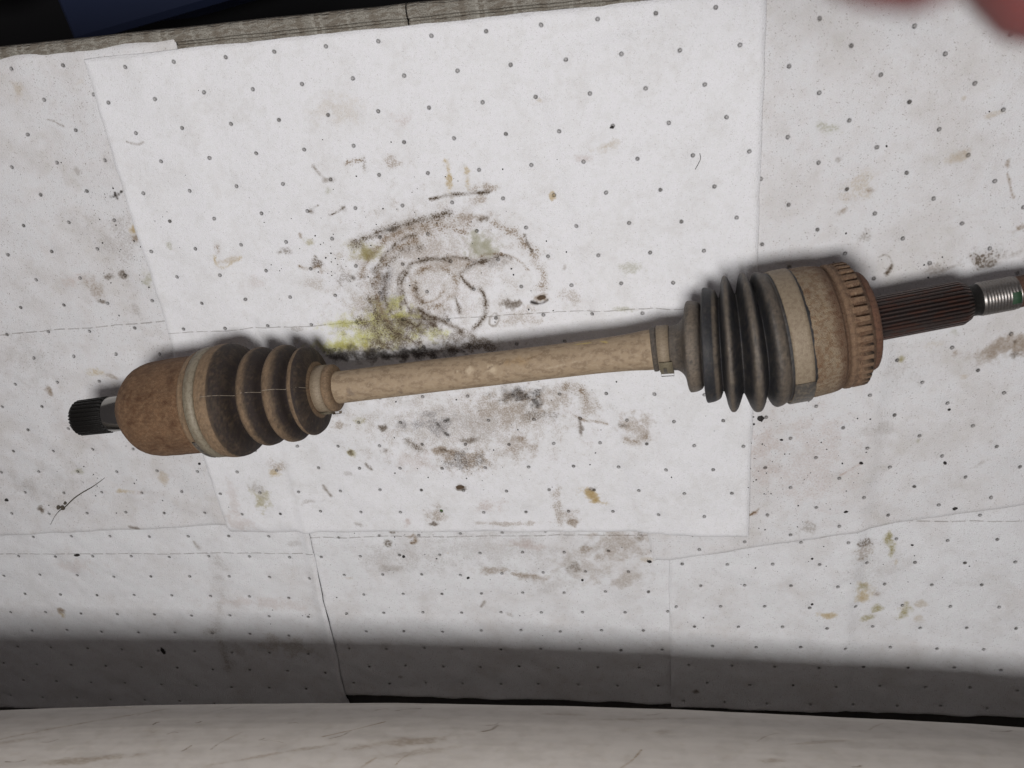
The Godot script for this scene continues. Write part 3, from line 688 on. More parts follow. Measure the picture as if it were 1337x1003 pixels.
		[[Vector2(0.0393, 0.0054), Vector2(0.0471, 0.0023), Vector2(0.0526, 0.0083), Vector2(0.0569, 0.0164)], 0.0056, Color(0.170, 0.115, 0.070), 0.60, 0.60],
		[[Vector2(0.0465, 0.0303), Vector2(0.0523, 0.0338), Vector2(0.0612, 0.0353), Vector2(0.0712, 0.0382)], 0.0019, Color(0.170, 0.115, 0.070), 0.60, 0.50],
		[[Vector2(0.0862, 0.0495), Vector2(0.0944, 0.0517), Vector2(0.1022, 0.0484)], 0.0051, Color(0.170, 0.115, 0.070), 0.50, 0.50],
		[[Vector2(-0.0652, 0.0357), Vector2(-0.0611, 0.0428), Vector2(-0.0570, 0.0457)], 0.0027, Color(0.034, 0.029, 0.025), 0.70, 0.50],
		[[Vector2(-0.0946, 0.0509), Vector2(-0.0877, 0.0568), Vector2(-0.0829, 0.0598)], 0.0041, Color(0.075, 0.054, 0.036), 0.60, 0.60],
		[[Vector2(-0.1752, 0.0944), Vector2(-0.1727, 0.0991), Vector2(-0.1703, 0.1046)], 0.0022, Color(0.300, 0.270, 0.240), 0.90, 0.10],
		[[Vector2(-0.1328, 0.0733), Vector2(-0.1307, 0.0763), Vector2(-0.1284, 0.0786)], 0.0018, Color(0.075, 0.054, 0.036), 0.70, 0.40]]
	var weave := weave_normal()
	for i in pads.size():
		make_pad(i, weave)


func weave_normal() -> ImageTexture:
	var n := FastNoiseLite.new()
	n.seed = 21
	n.frequency = 0.25
	n.fractal_octaves = 2
	var a := n.get_image(1280, 1139)
	n.frequency = 0.02
	n.seed = 22
	n.fractal_octaves = 3
	var b := n.get_image(1280, 1139)
	b.convert(Image.FORMAT_RGBA8)
	a.convert(Image.FORMAT_RGBA8)
	b.adjust_bcs(1.0, 1.0, 1.0)
	var half := Image.create(1280, 1139, false, Image.FORMAT_RGBA8)
	half.fill(Color(0.5, 0.5, 0.5, 0.78))
	a.blend_rect(half, Rect2i(0, 0, 1280, 1139), Vector2i.ZERO)
	var mask := Image.create(1280, 1139, false, Image.FORMAT_RGBA8)
	mask.fill(Color(1, 1, 1, 0.5))
	b.blend_rect_mask(a, mask, Rect2i(0, 0, 1280, 1139), Vector2i.ZERO)
	b.convert(Image.FORMAT_L8)
	b.bump_map_to_normal_map(4.0)
	return ImageTexture.create_from_image(b)


func make_pad(i: int, weave: Texture2D) -> void:
	var d: Dictionary = pads[i]
	var c: Array = d.c
	var w: int = d.w
	var h: int = d.h
	rng.seed = 100 + i
	# --- colour: clean cloth with faint grime
	var lw := w / 4
	var lh := h / 4
	var img := Image.create(lw, lh, false, Image.FORMAT_RGBA8)
	var off := i * 151
	var grime: float = d.get("grime", 1.0)
	for y in lh:
		for x in lw:
			var a := soft(x + off, y + off * 2)
			var b := soft(x * 3 + off * 5, y * 3 + 77)
			var g := fine(x + off, y)
			var k := smoothstep(0.40, 0.85, a) * (0.06 if i == 5 else 0.10) * grime + smoothstep(0.5, 0.9, b) * 0.06 * grime + (g - 0.5) * 0.10
			var base: Color = Color(0.80, 0.803, 0.815) if i == 5 else (Color(0.76, 0.762, 0.775) if i < 3 else Color(0.715, 0.712, 0.718))
			base = base.lerp(Color(0.48, 0.44, 0.39), clampf(k * 1.6, 0.0, 0.6))
			img.set_pixel(x, y, base.linear_to_srgb())
	img.resize(w, h, Image.INTERPOLATE_CUBIC)
	# fine flecks all over
	var fleck := Image.create(256, 256, false, Image.FORMAT_RGBA8)
	for y in 256:
		for x in 256:
			var f := fine(x * 2 + off, y * 2)
			var s := soft(x * 4 + off, y * 4)
			var al := smoothstep(0.70, 0.86, f) * smoothstep(0.48, 0.75, s) * 0.36 * grime + smoothstep(0.45, 0.85, fine(x * 5 + 7, y * 5 + off)) * 0.05 + (0.05 if ((x + y) & 3) == 0 or ((x - y) & 3) == 0 else 0.0)
			fleck.set_pixel(x, y, Color(0.36, 0.32, 0.28, al))
	for y in range(0, h, 256):
		for x in range(0, w, 256):
			img.blend_rect(fleck, Rect2i(0, 0, 256, 256), Vector2i(x, y))
	# --- relief and dots
	var rel := Image.create(w, h, false, Image.FORMAT_RGBA8)
	rel.fill(Color(0.8, 0.8, 0.8))
	var ppm := w / 0.457
	var pr := int(0.0095 * ppm)
	var pit := Image.create(pr * 2 + 1, pr * 2 + 1, false, Image.FORMAT_RGBA8)
	for y in pr * 2 + 1:
		for x in pr * 2 + 1:
			var rr := Vector2(x - pr, y - pr).length() / ppm
			var v := 0.8 - 0.30 * pow(clampf(1.0 - rr / 0.0092, 0.0, 1.0), 2.0) - 0.50 * (1.0 - smoothstep(0.0006, 0.0017, rr))
			pit.set_pixel(x, y, Color(v, v, v))
	var dots := []
	var dr := int(0.0024 * ppm)
	for k in 8:
		var s := Image.create(dr * 2 + 1, dr * 2 + 1, false, Image.FORMAT_RGBA8)
		var dark := lerpf(0.36, 0.88, pow(k / 7.0, 1.5))
		var sx := rng.randf_range(0.85, 1.2)
		for y in dr * 2 + 1:
			for x in dr * 2 + 1:
				var q := Vector2((x - dr) * sx, y - dr) / ppm
				var rr := q.length() + (fine(x * 3 + k * 40, y * 3) - 0.5) * 0.0006
				var al := (1.0 - smoothstep(0.00080, 0.00142, rr)) * dark
				var rim := smoothstep(0.0006, 0.0013, rr + q.y * 0.25)
				s.set_pixel(x, y, Color(0.36 - 0.16 * rim, 0.345 - 0.16 * rim, 0.33 - 0.16 * rim, al))
		dots.append(s)
	for r in range(-26, 27):
		for q in range(-16, 17):
			var p: Vector2 = d.o + d.a * (q + (0.5 if (r & 1) else 0.0)) + d.b * r
			p += Vector2(rng.randf_range(-1, 1), rng.randf_range(-1, 1)) * 0.0005
			var uv := to_uv(d, p)
			var which := int(rng.randf() * rng.randf() * 7.99)
			if uv.x < 0.01 or uv.x > 0.99 or uv.y < 0.01 or uv.y > 0.99:
				continue
			var at := Vector2i(int(uv.x * w), int(uv.y * h))
			rel.blit_rect(pit, Rect2i(0, 0, pr * 2 + 1, pr * 2 + 1), at - Vector2i(pr, pr))
			img.blend_rect(dots[which], Rect2i(0, 0, dr * 2 + 1, dr * 2 + 1), at - Vector2i(dr, dr))
	# --- the perforation, a row of short cuts
	if d.perf.size():
		var pa := to_uv(d, d.perf[0]) * Vector2(w, h)
		var pb := to_uv(d, d.perf[1]) * Vector2(w, h)
		var dirp := (pb - pa).normalized()
		var x0 := pa - dirp * (pa.x / maxf(dirp.x, 0.1))
		var n := int(w / dirp.x)
		for t in n:
			var p := x0 + dirp * t
			var ph := fposmod(t / ppm, 0.0125)
			var cutting := ph < 0.0098
			var al := (0.22 + 0.34 * soft(t + off, 9)) if cutting else 0.06
			for e in [-1, 0, 1]:
				var px := int(p.x)
				var py := int(p.y) + int(e)
				if px < 0 or px >= w or py < 1 or py >= h - 1:
					continue
				var k := al if e == 0 else al * 0.35
				var old := img.get_pixel(px, py)
				img.set_pixel(px, py, old.lerp(Color(0.30, 0.27, 0.24), k))
				rel.set_pixel(px, py, Color(0.8 - k, 0.8, 0.8))
	# --- stains
	for s in d.stains:
		stain(img, d, s)
	for s in d.strokes:
		stroke(img, d, s)
	img.convert(Image.FORMAT_RGB8)
	rel.convert(Image.FORMAT_L8)
	var m := StandardMaterial3D.new()
	m.albedo_texture = ImageTexture.create_from_image(img)
	m.roughness = 0.92
	m.metallic_specular = 0.25
	m.heightmap_enabled = true
	m.heightmap_texture = ImageTexture.create_from_image(rel)
	m.heightmap_scale = 0.28
	m.normal_enabled = true
	m.normal_texture = weave
	m.normal_scale = 1.0
	# --- the cloth itself: a draped sheet with rounded edges
	var us := edge_rows(104)
	var vs := edge_rows(92)
	var nu := us.size() - 1
	var nv := vs.size() - 1
	var verts := PackedVector3Array()
	var uvs := PackedVector2Array()
	var idx := PackedInt32Array()
	for y in nv + 1:
		for x in nu + 1:
			var uv := Vector2(us[x], vs[y])
			var p: Vector2 = c[0].lerp(c[1], uv.x).lerp(c[3].lerp(c[2], uv.x), uv.y)
			var wob := Vector2(fn.get_noise_2d(p.y * 16.0 + i * 7.0, 3.0 + i), fn.get_noise_2d(p.x * 16.0 + i * 5.0, 8.0 + i)) * 0.0011
			p += wob
			var hh := pad_height(i, p) + 0.0021 * smoothstep(0.016, 0.0, inside(d, p)) * clampf(0.45 + 0.9 * fn.get_noise_2d(p.x * 13.0 + i * 3.0, p.y * 13.0), 0.05, 1.0)
			var near := 1.0 - clampf((inside(d, p) + 0.0004) / 0.0046, 0.0, 1.0)
			hh -= 0.0019 * near * near
			verts.append(Vector3(p.x, hh, p.y))
			uvs.append(uv)
	for y in nv:
		for x in nu:
			var a := y * (nu + 1) + x
			var b := a + 1
			var e := a + nu + 1
			idx.append_array([a, b, e + 1, a, e + 1, e])
	# rim rings
	var loop := []
	for x in nu:
		loop.append([x, Vector2(0, -1)])
	for y in nv:
		loop.append([y * (nu + 1) + nu, Vector2(1, 0)])
	for x in nu:
		loop.append([nv * (nu + 1) + nu - x, Vector2(0, 1)])
	for y in nv:
		loop.append([(nv - y) * (nu + 1), Vector2(-1, 0)])
	var prev := []
	for l in loop:
		prev.append(l[0])
	for ring in [[0.0003, 0.0003], [0.0004, 0.0007], [0.0002, 0.0011], [-0.0005, 0.0012]]:
		var cur := []
		for k in loop.size():
			var v: Vector3 = verts[loop[k][0]]
			var o: Vector2 = loop[k][1]
			verts.append(v + Vector3(o.x * ring[0], -ring[1], o.y * ring[0]))
			uvs.append(uvs[loop[k][0]])
			cur.append(verts.size() - 1)
		for k in loop.size():
			var k2 := (k + 1) % loop.size()
			idx.append_array([prev[k], cur[k2], prev[k2], prev[k], cur[k], cur[k2]])
		prev = cur
	var st := SurfaceTool.new()
	st.begin(Mesh.PRIMITIVE_TRIANGLES)
	var base := Vector3((c[0].x + c[2].x) * 0.5, BENCH_Y, (c[0].y + c[2].y) * 0.5)
	for k in verts.size():
		st.set_uv(uvs[k])
		st.add_vertex(verts[k] - base)
	for k in idx:
		st.add_index(k)
	st.generate_normals()
	var o := part(d.name, st.commit(), m, self, base)
	describe(o, d.label, "absorbent pad")


func edge_rows(n: int) -> Array:
	var out := [0.0, 0.0015, 0.0030, 0.0048, 0.0070]
	for k in n + 1:
		out.append(lerpf(0.010, 0.990, float(k) / n))
	for v in [0.9930, 0.9952, 0.9970, 0.9985, 1.0]:
		out.append(v)
	return out


# s = [x, z, rx, rz, turn, linear colour, alpha, speckle]
func stain(img: Image, d: Dictionary, s: Array) -> void:
	var w: int = d.w
	var h: int = d.h
	var ppm := w / 0.457
	var at := to_uv(d, Vector2(s[0], s[1])) * Vector2(w, h)
	var rx: float = s[2] * ppm
	var ry: float = s[3] * ppm
	var reach := maxf(rx, ry) * 1.7
	var ct := cos(s[4])
	var sn := sin(s[4])
	var col: Color = s[5].linear_to_srgb()
	var spk: float = s[7]
	var ox := int(s[0] * 9973.0) & 511
	var oy := int(s[1] * 7919.0) & 511
	for y in range(maxi(0, int(at.y - reach)), mini(h, int(at.y + reach) + 1)):
		for x in range(maxi(0, int(at.x - reach)), mini(w, int(at.x + reach) + 1)):
			var dx := x - at.x
			var dy := y - at.y
			var ex := (dx * ct + dy * sn) / rx
			var ey := (dy * ct - dx * sn) / ry
			var q := sqrt(ex * ex + ey * ey)
			if q > 1.7:
				continue
			var nz: float = noise_soft[(((y + oy) & 511) << 9) | ((x + ox) & 511)] / 255.0
			var n2: float = noise_soft[(((y * 3 + oy) & 511) << 9) | ((x * 3 + ox) & 511)] / 255.0
			q += (nz - 0.5) * 1.5 + (n2 - 0.5) * 0.8
			var al: float = 1.0 - smoothstep(0.15, 1.25, q)
			if al <= 0.0:
				continue
			var f: float = noise_fine[(((y + oy * 3) & 511) << 9) | ((x + ox * 3) & 511)] / 255.0
			var grain: float = smoothstep(0.66 - al * 0.30, 0.80 - al * 0.24, f * 0.75 + n2 * 0.25)
			al = s[6] * lerpf(al * (0.75 + 0.5 * (n2 - 0.5)), grain * minf(1.0, al * 1.6), spk * 0.72)
			img.set_pixel(x, y, img.get_pixel(x, y).lerp(col, clampf(al, 0.0, 1.0)))


# s = [points in x z, width, linear colour, alpha, speckle]: a smear with a ragged, grainy edge
func stroke(img: Image, d: Dictionary, s: Array, spread := 2.3) -> void:
	var w: int = d.w
	var h: int = d.h
	var ppm := w / 0.457
	var pts := smooth_path(s[0], 10)
	var half: float = s[1] * ppm * 0.5 * spread
	var col: Color = s[2].linear_to_srgb()
	var done := {}
	for k in pts.size() - 1:
		var a: Vector2 = to_uv(d, pts[k]) * Vector2(w, h)
		var b: Vector2 = to_uv(d, pts[k + 1]) * Vector2(w, h)
		var n := maxi(1, int(a.distance_to(b) / maxf(1.0, half * 0.3)))
		for t in n:
			var p := a.lerp(b, float(t) / n)
			p += Vector2(soft(int(p.y) + 31, int(p.x)) - 0.5, soft(int(p.x), int(p.y) + 77) - 0.5) * half * 0.6
			var wid := half * (0.55 + 0.9 * soft(int(p.x * 1.7), int(p.y * 1.7)))
			for y in range(maxi(0, int(p.y - wid)), mini(h, int(p.y + wid) + 1)):
				for x in range(maxi(0, int(p.x - wid)), mini(w, int(p.x + wid) + 1)):
					var key := y * w + x
					var q := Vector2(x - p.x, y - p.y).length() / wid
					if q >= 1.0:
						continue
					if done.get(key, 0.0) < 1.0 - q:
						done[key] = 1.0 - q
	for key in done:
		var y: int = key / w
		var x: int = key % w
		var al: float = pow(done[key], 1.3)
		var f := fine(x * 1 + 40, y * 1 + 90)
		var n2 := soft(x * 2 + 15, y * 2)
		var patch := smoothstep(0.25, 0.7, soft(x + 211, y + 57))
		var grain := smoothstep(0.70 - al * 0.36, 0.84 - al * 0.30, f * 0.7 + n2 * 0.3)
		al = s[3] * lerpf(al, grain, minf(1.0, s[4])) * (0.45 + 0.85 * patch)
		img.set_pixel(x, y, img.get_pixel(x, y).lerp(col, clampf(al, 0.0, 1.0)))


# ------------------------------------------------------------------ the ledge at the far end
func build_ledge() -> void:
	var w := 1536
	var h := 384
	var img := Image.create(w / 2, h / 2, false, Image.FORMAT_RGBA8)
	for y in h / 2:
		for x in w / 2:
			var a := soft(x * 3, y * 2)
			var b := soft(x * 6 + 99, y * 3 + 30)
			var c := Color(0.44, 0.408, 0.372).lerp(Color(0.37, 0.337, 0.302), smoothstep(0.35, 0.8, a) * 0.5)
			c = c.lerp(Color(0.28, 0.23, 0.17), smoothstep(0.6, 0.9, b) * 0.15)
			c = c.lerp(Color(0.52, 0.48, 0.42), smoothstep(0.55, 0.8, fine(x, y)) * 0.15)
			img.set_pixel(x, y, c.linear_to_srgb())
	img.resize(w, h, Image.INTERPOLATE_CUBIC)
	rng.seed = 55
	var d := {"w": w, "h": h, "c": [Vector2(-0.7, 0.0), Vector2(0.7, 0.0), Vector2(0.7, 0.12), Vector2(-0.7, 0.12)]}
	var keep: int = d.w
	for k in 95:
		var x := rng.randf_range(-0.68, 0.68)
		var y := rng.randf_range(0.005, 0.115)
		var ln := rng.randf_range(0.003, 0.022) * (2.2 if rng.randf() < 0.12 else 1.0)
		var an := rng.randf_range(-0.75, 0.12)
		var e := Vector2(x, y) + Vector2(cos(an), sin(an)) * ln
		var mid := (Vector2(x, y) + e) * 0.5 + Vector2(rng.randf_range(-1, 1), rng.randf_range(-1, 1)) * 0.0015
		stroke(img, d, [[Vector2(x, y), mid, e], rng.randf_range(0.0004, 0.0011), Color(0.10, 0.075, 0.05) if rng.randf() < 0.6 else Color(0.2, 0.15, 0.10), rng.randf_range(0.4, 1.0), 0.3], 1.2)
	for s in [[[Vector2(-0.44, 0.083), Vector2(-0.36, 0.063), Vector2(-0.30, 0.047), Vector2(-0.27, 0.036)], 0.0020, Color(0.20, 0.15, 0.10), 0.4, 0.5]]:
		stroke(img, d, s, 1.4)
	for k in 26:
		stain(img, d, [rng.randf_range(-0.65, 0.6), rng.randf_range(0.02, 0.11), rng.randf_range(0.003, 0.016), rng.randf_range(0.001, 0.004), rng.randf_range(-0.5, 0.1), Color(0.15, 0.11, 0.07), rng.randf_range(0.15, 0.5), 0.4])
	img.convert(Image.FORMAT_RGB8)
	var m := skin_mat(ImageTexture.create_from_image(img), 0.55, 0.0, bump_tex(0.012, 31), 0.05)
	var st := SurfaceTool.new()
	st.begin(Mesh.PRIMITIVE_TRIANGLES)
	var rad := 0.060
	var nx := 90
	var cols := []
	for i in nx + 1:
		var x := lerpf(-0.95, 0.8, float(i) / nx)
		var t := x
		var yc: float = 0.15526 + -0.06717 * t + 0.05669 * t * t + -0.06916 * t * t * t
		var zc: float = 0.26179 + 0.04664 * t + 0.03468 * t * t + 0.04408 * t * t * t
		var row := []
		row.append([Vector3(x, yc - rad, zc + 0.40), 0.0])
		row.append([Vector3(x, yc - rad, zc + 0.04), 0.0])
		for k in 37:
			var a := lerpf(-PI / 2, -PI * 1.5, k / 36.0)
			row.append([Vector3(x, yc + sin(a) * rad + fn.get_noise_2d(x * 6.0, 40.0) * 0.0012, zc + cos(a) * rad), k / 36.0 * PI * rad])
		row.append([Vector3(x, yc + rad, zc + 0.05), PI * rad + 0.05])
		row.append([Vector3(x, yc + rad, zc + 0.40), PI * rad + 0.40])
		row.append([Vector3(x, -0.02, zc + 0.42), PI * rad + 0.55])
		cols.append(row)
	var n: int = cols[0].size()
	for i in nx + 1:
		for k in n:
			var v: Vector3 = cols[i][k][0]
			st.set_uv(Vector2((v.x + 0.7) / 1.4, clampf((cols[i][k][1] - 0.03) / 0.12, 0.0, 1.0)))
			st.add_vertex(v - Vector3(0, BENCH_Y, 0.5))
	for i in nx:
		for k in n - 1:
			var a := i * n + k
			for q in [a, a + n + 1, a + n, a, a + 1, a + n + 1]:
				st.add_index(q)
	st.generate_normals()
	var o := part("ledge", st.commit(), m, self, Vector3(0, BENCH_Y, 0.5))
	describe(o, "cream painted scratched ledge with rounded front edge beyond the pads", "ledge")


# ------------------------------------------------------------------ the axle
const AX := [-0.37029, 0.00203, 0.04424, -0.09644, -0.00234, 0.00319, 0.00075, -0.03212, -0.10298]
const PIVOT_IN := 0.130
const PIVOT_OUT := 0.590


func ax_dir(yaw: float, pitch: float) -> Vector3:
	return Vector3(cos(yaw) * cos(pitch), sin(pitch), sin(yaw) * cos(pitch))


func ax_seg(s: float, d: Vector3, dl: Vector3, dr: Vector3, p0: Vector3) -> Array:
	if s < 0.156:
		return [p0 + d * PIVOT_IN + dl * (s - PIVOT_IN), dl]
	if s > 0.556:
		return [p0 + d * PIVOT_OUT + dr * (s - PIVOT_OUT), dr]
	return [p0 + d * s, d]


# the axis bends at the two joints; the boots follow a smooth curve between shaft and joint
func ax_frame(s: float) -> Array:
	var d := ax_dir(AX[3], AX[4])
	var dl := ax_dir(AX[3] + AX[5], AX[4] + AX[6])
	var dr := ax_dir(AX[3] + AX[7], AX[4] + AX[8])
	var p0 := Vector3(AX[0], AX[2], AX[1])
	var a := 0.0
	var b := 0.0
	if s >= 0.156 and s < 0.222:
		a = 0.15599
		b = 0.222
	elif s > 0.480 and s <= 0.556:
		a = 0.480
		b = 0.55601
	else:
		return ax_seg(s, d, dl, dr, p0)
	var A := ax_seg(a, d, dl, dr, p0)
	var B := ax_seg(b, d, dl, dr, p0)
	var l := b - a
	var t := (s - a) / l
	var pa: Vector3 = A[0]
	var ta: Vector3 = A[1]
	var pb: Vector3 = B[0]
	var tb: Vector3 = B[1]
	var p := pa * (2 * t * t * t - 3 * t * t + 1) + ta * l * (t * t * t - 2 * t * t + t) + pb * (-2 * t * t * t + 3 * t * t) + tb * l * (t * t * t - t * t)
	var q := pa * (6 * t * t - 6 * t) + ta * l * (3 * t * t - 4 * t + 1) + pb * (-6 * t * t + 6 * t) + tb * l * (3 * t * t - 2 * t)
	return [p, q.normalized()]


func ax_point(s: float, r: float, phi: float) -> Vector3:
	var f := ax_frame(s)
	var d: Vector3 = f[1]
	var u := d.cross(Vector3.UP).normalized()
	var v := u.cross(d)
	return f[0] + (u * cos(phi) + v * sin(phi)) * r


# prof: Vector2(s, r). smooth: one skin with smooth normals, else each band crisp. mod: Callable(phi, s) -> change of radius. shade: Callable(s, r, phi) -> linear tint
func revolve(prof: Array, base: Vector3, is_smooth: bool, segs: int, mod: Variant = null, shade: Variant = null, phi0 := -PI / 2, phi1 := PI * 1.5) -> ArrayMesh:
	var st := SurfaceTool.new()
	st.begin(Mesh.PRIMITIVE_TRIANGLES)
	var strips := []
	if is_smooth:
		strips.append(prof)
	else:
		for k in prof.size() - 1:
			strips.append([prof[k], prof[k + 1]])
	var first := 0
	var run := 0.0
	for sp in strips:
		var rows: int = sp.size()
		for k in rows:
			var p: Vector2 = sp[k]
			if k > 0:
				run += p.distance_to(sp[k - 1])
			var f := ax_frame(p.x)
			var d: Vector3 = f[1]
			var u := d.cross(Vector3.UP).normalized()
			var v := u.cross(d)
			for i in segs + 1:
				var phi := lerpf(phi0, phi1, float(i) / segs)
				var r := p.y
				if mod != null:
					r += mod.call(phi, p.x)
				if shade != null:
					st.set_color(shade.call(p.x, p.y, phi))
				st.set_uv(Vector2((phi - phi0) / TAU * 2.0, run * 8.0))
				st.add_vertex(f[0] + (u * cos(phi) + v * sin(phi)) * maxf(r, 0.0) - base)
		for k in rows - 1:
			for i in segs:
				var a := first + k * (segs + 1) + i
				var b := a + segs + 1
				for q in [a, b + 1, b, a, a + 1, b + 1]:
					st.add_index(q)
		first += rows * (segs + 1)
	st.generate_normals()
	return st.commit()


func curve_prof(pts: Array, per: int) -> Array:
	return smooth_path(pts, per)


func build_axle() -> void:
	var base := Vector3(-0.02, 0.0, -0.032)
	var axle := thing("drive_axle", "dusty rusty drive axle with two ribbed rubber boots lying across the pads", "drive axle", base)
	# --- what it is made of
	var rough_bump := bump_tex(0.05, 41, 4)
	var pit_bump := bump_tex(0.12, 42, 3)
	var rust := skin_mat(mottled(512, Color(0.200, 0.122, 0.066), [[Color(0.30, 0.19, 0.105), 0.42, 0.25, 0.75, 0], [Color(0.115, 0.050, 0.022), 0.52, 0.12, 0.75, 1], [Color(0.33, 0.215, 0.12), 0.60, 0.10, 0.55, 2], [Color(0.29, 0.105, 0.032), 0.60, 0.12, 0.5, 1], [Color(0.065, 0.035, 0.022), 0.70, 0.08, 0.7, 1]], 1), 0.9, 0.0, pit_bump, 0.09, Vector3(3, 2.6, 1))
	rust.vertex_color_use_as_albedo = true
	var dusty_steel := skin_mat(mottled(512, Color(0.280, 0.212, 0.138), [[Color(0.20, 0.125, 0.07), 0.46, 0.2, 0.8, 0], [Color(0.15, 0.070, 0.032), 0.60, 0.12, 0.7, 2], [Color(0.38, 0.295, 0.195), 0.58, 0.12, 0.5, 1], [Color(0.06, 0.040, 0.03), 0.70, 0.08, 0.7, 1]], 2), 0.9, 0.0, pit_bump, 0.07, Vector3(3, 2.0, 1))
	dusty_steel.vertex_color_use_as_albedo = true
	var tone_mat := skin_mat(mottled(512, Color(0.185, 0.112, 0.066), [[Color(0.095, 0.050, 0.03), 0.48, 0.2, 0.8, 2], [Color(0.34, 0.25, 0.165), 0.60, 0.12, 0.6, 1]], 3), 0.9, 0.0, pit_bump, 0.03, Vector3(3, 2, 1))
	tone_mat.vertex_color_use_as_albedo = true
	var flange_mat := skin_mat(mottled(512, Color(0.125, 0.060, 0.036), [[Color(0.06, 0.028, 0.018), 0.48, 0.2, 0.8, 2], [Color(0.22, 0.13, 0.08), 0.60, 0.12, 0.6, 1]], 5), 0.9, 0.0, pit_bump, 0.05, Vector3(3, 2, 1))
	var clamp_mat := skin_mat(mottled(512, Color(0.262, 0.208, 0.143), [[Color(0.20, 0.150, 0.10), 0.46, 0.2, 0.7, 0], [Color(0.42, 0.35, 0.255), 0.6, 0.12, 0.5, 1], [Color(0.11, 0.07, 0.04), 0.72, 0.06, 0.6, 1]], 6), 0.65, 0.1, rough_bump, 0.012, Vector3(3, 3, 1))
	var pale_clamp := skin_mat(mottled(512, Color(0.245, 0.210, 0.150), [[Color(0.17, 0.135, 0.092), 0.48, 0.2, 0.7, 0], [Color(0.33, 0.295, 0.23), 0.6, 0.12, 0.5, 1]], 7), 0.6, 0.1, rough_bump, 0.01, Vector3(3, 3, 1))
	var dark_steel := skin_mat(mottled(512, Color(0.115, 0.103, 0.088), [[Color(0.25, 0.205, 0.15), 0.50, 0.14, 0.85, 2], [Color(0.3, 0.3, 0.3), 0.66, 0.08, 0.6, 1]], 8), 0.45, 0.4, rough_bump, 0.02, Vector3(3, 3, 1))
	var rubber_l := skin_mat(mottled(512, Color(0.80, 0.80, 0.80), [[Color(0.55, 0.53, 0.52), 0.50, 0.14, 0.6, 1], [Color(1.0, 1.0, 1.0), 0.56, 0.14, 0.8, 2], [Color(0.62, 0.58, 0.55), 0.5, 0.25, 0.6, 0]], 9), 0.8, 0.0, pit_bump, 0.02, Vector3(4, 4, 1))
	rubber_l.vertex_color_use_as_albedo = true
	var rubber_r := skin_mat(mottled(512, Color(0.78, 0.78, 0.78), [[Color(0.48, 0.48, 0.50), 0.50, 0.14, 0.6, 1], [Color(1.0, 1.0, 1.0), 0.56, 0.14, 0.8, 2], [Color(0.52, 0.52, 0.54), 0.48, 0.25, 0.6, 0]], 10), 0.55, 0.0, pit_bump, 0.02, Vector3(5, 3, 1))
	rubber_r.vertex_color_use_as_albedo = true
	var buckle_mat := skin_mat(mottled(256, Color(0.21, 0.18, 0.115), [[Color(0.30, 0.26, 0.18), 0.5, 0.2, 0.7, 2], [Color(0.09, 0.065, 0.04), 0.62, 0.1, 0.7, 1]], 16), 0.6, 0.2, rough_bump, 0.02, Vector3(6, 6, 1))
	var chrome := plain(Color(0.33, 0.32, 0.30), 0.20, 1.0)
	var grease := skin_mat(mottled(256, Color(0.009, 0.0085, 0.008), [[Color(0.03, 0.027, 0.024), 0.58, 0.15, 0.6, 1]], 12), 0.36, 0.0, pit_bump, 0.02, Vector3(2, 2, 1))
	grease.metallic_specular = 0.25
	var spline_mat := skin_mat(mottled(512, Color(0.062, 0.046, 0.042), [[Color(0.105, 0.044, 0.028), 0.46, 0.2, 0.6, 0], [Color(0.10, 0.085, 0.075), 0.62, 0.1, 0.4, 1]], 13), 0.30, 0.5, rough_bump, 0.006, Vector3(1, 0.5, 1))
	spline_mat.vertex_color_use_as_albedo = true
	var thread_mat := skin_mat(mottled(256, Color(0.22, 0.21, 0.20), [[Color(0.16, 0.13, 0.11), 0.5, 0.15, 0.7, 2]], 14), 0.40, 0.85, null, 0.0, Vector3(2, 2, 1))

	# --- inner end
	var teeth := func(n: float, depth: float) -> Callable:
		return func(phi: float, _s: float) -> float: return -depth * smoothstep(-0.35, 0.35, cos(phi * n))
	part("inner_spline", revolve([Vector2(0.0258, 0.0), Vector2(0.0258, 0.0035), Vector2(0.0270, 0.0042), Vector2(0.0258, 0.0048), Vector2(0.0256, 0.0112), Vector2(0.0290, 0.0143), Vector2(0.0545, 0.0146), Vector2(0.0562, 0.0128)], base, false, 27 * 10, teeth.call(27.0, 0.0011)), grease, axle)
	part("bearing_collar", revolve([Vector2(0.0558, 0.0128), Vector2(0.0563, 0.0137), Vector2(0.0568, 0.0139), Vector2(0.0770, 0.0139), Vector2(0.0775, 0.0136)], base, false, 96), chrome, axle)
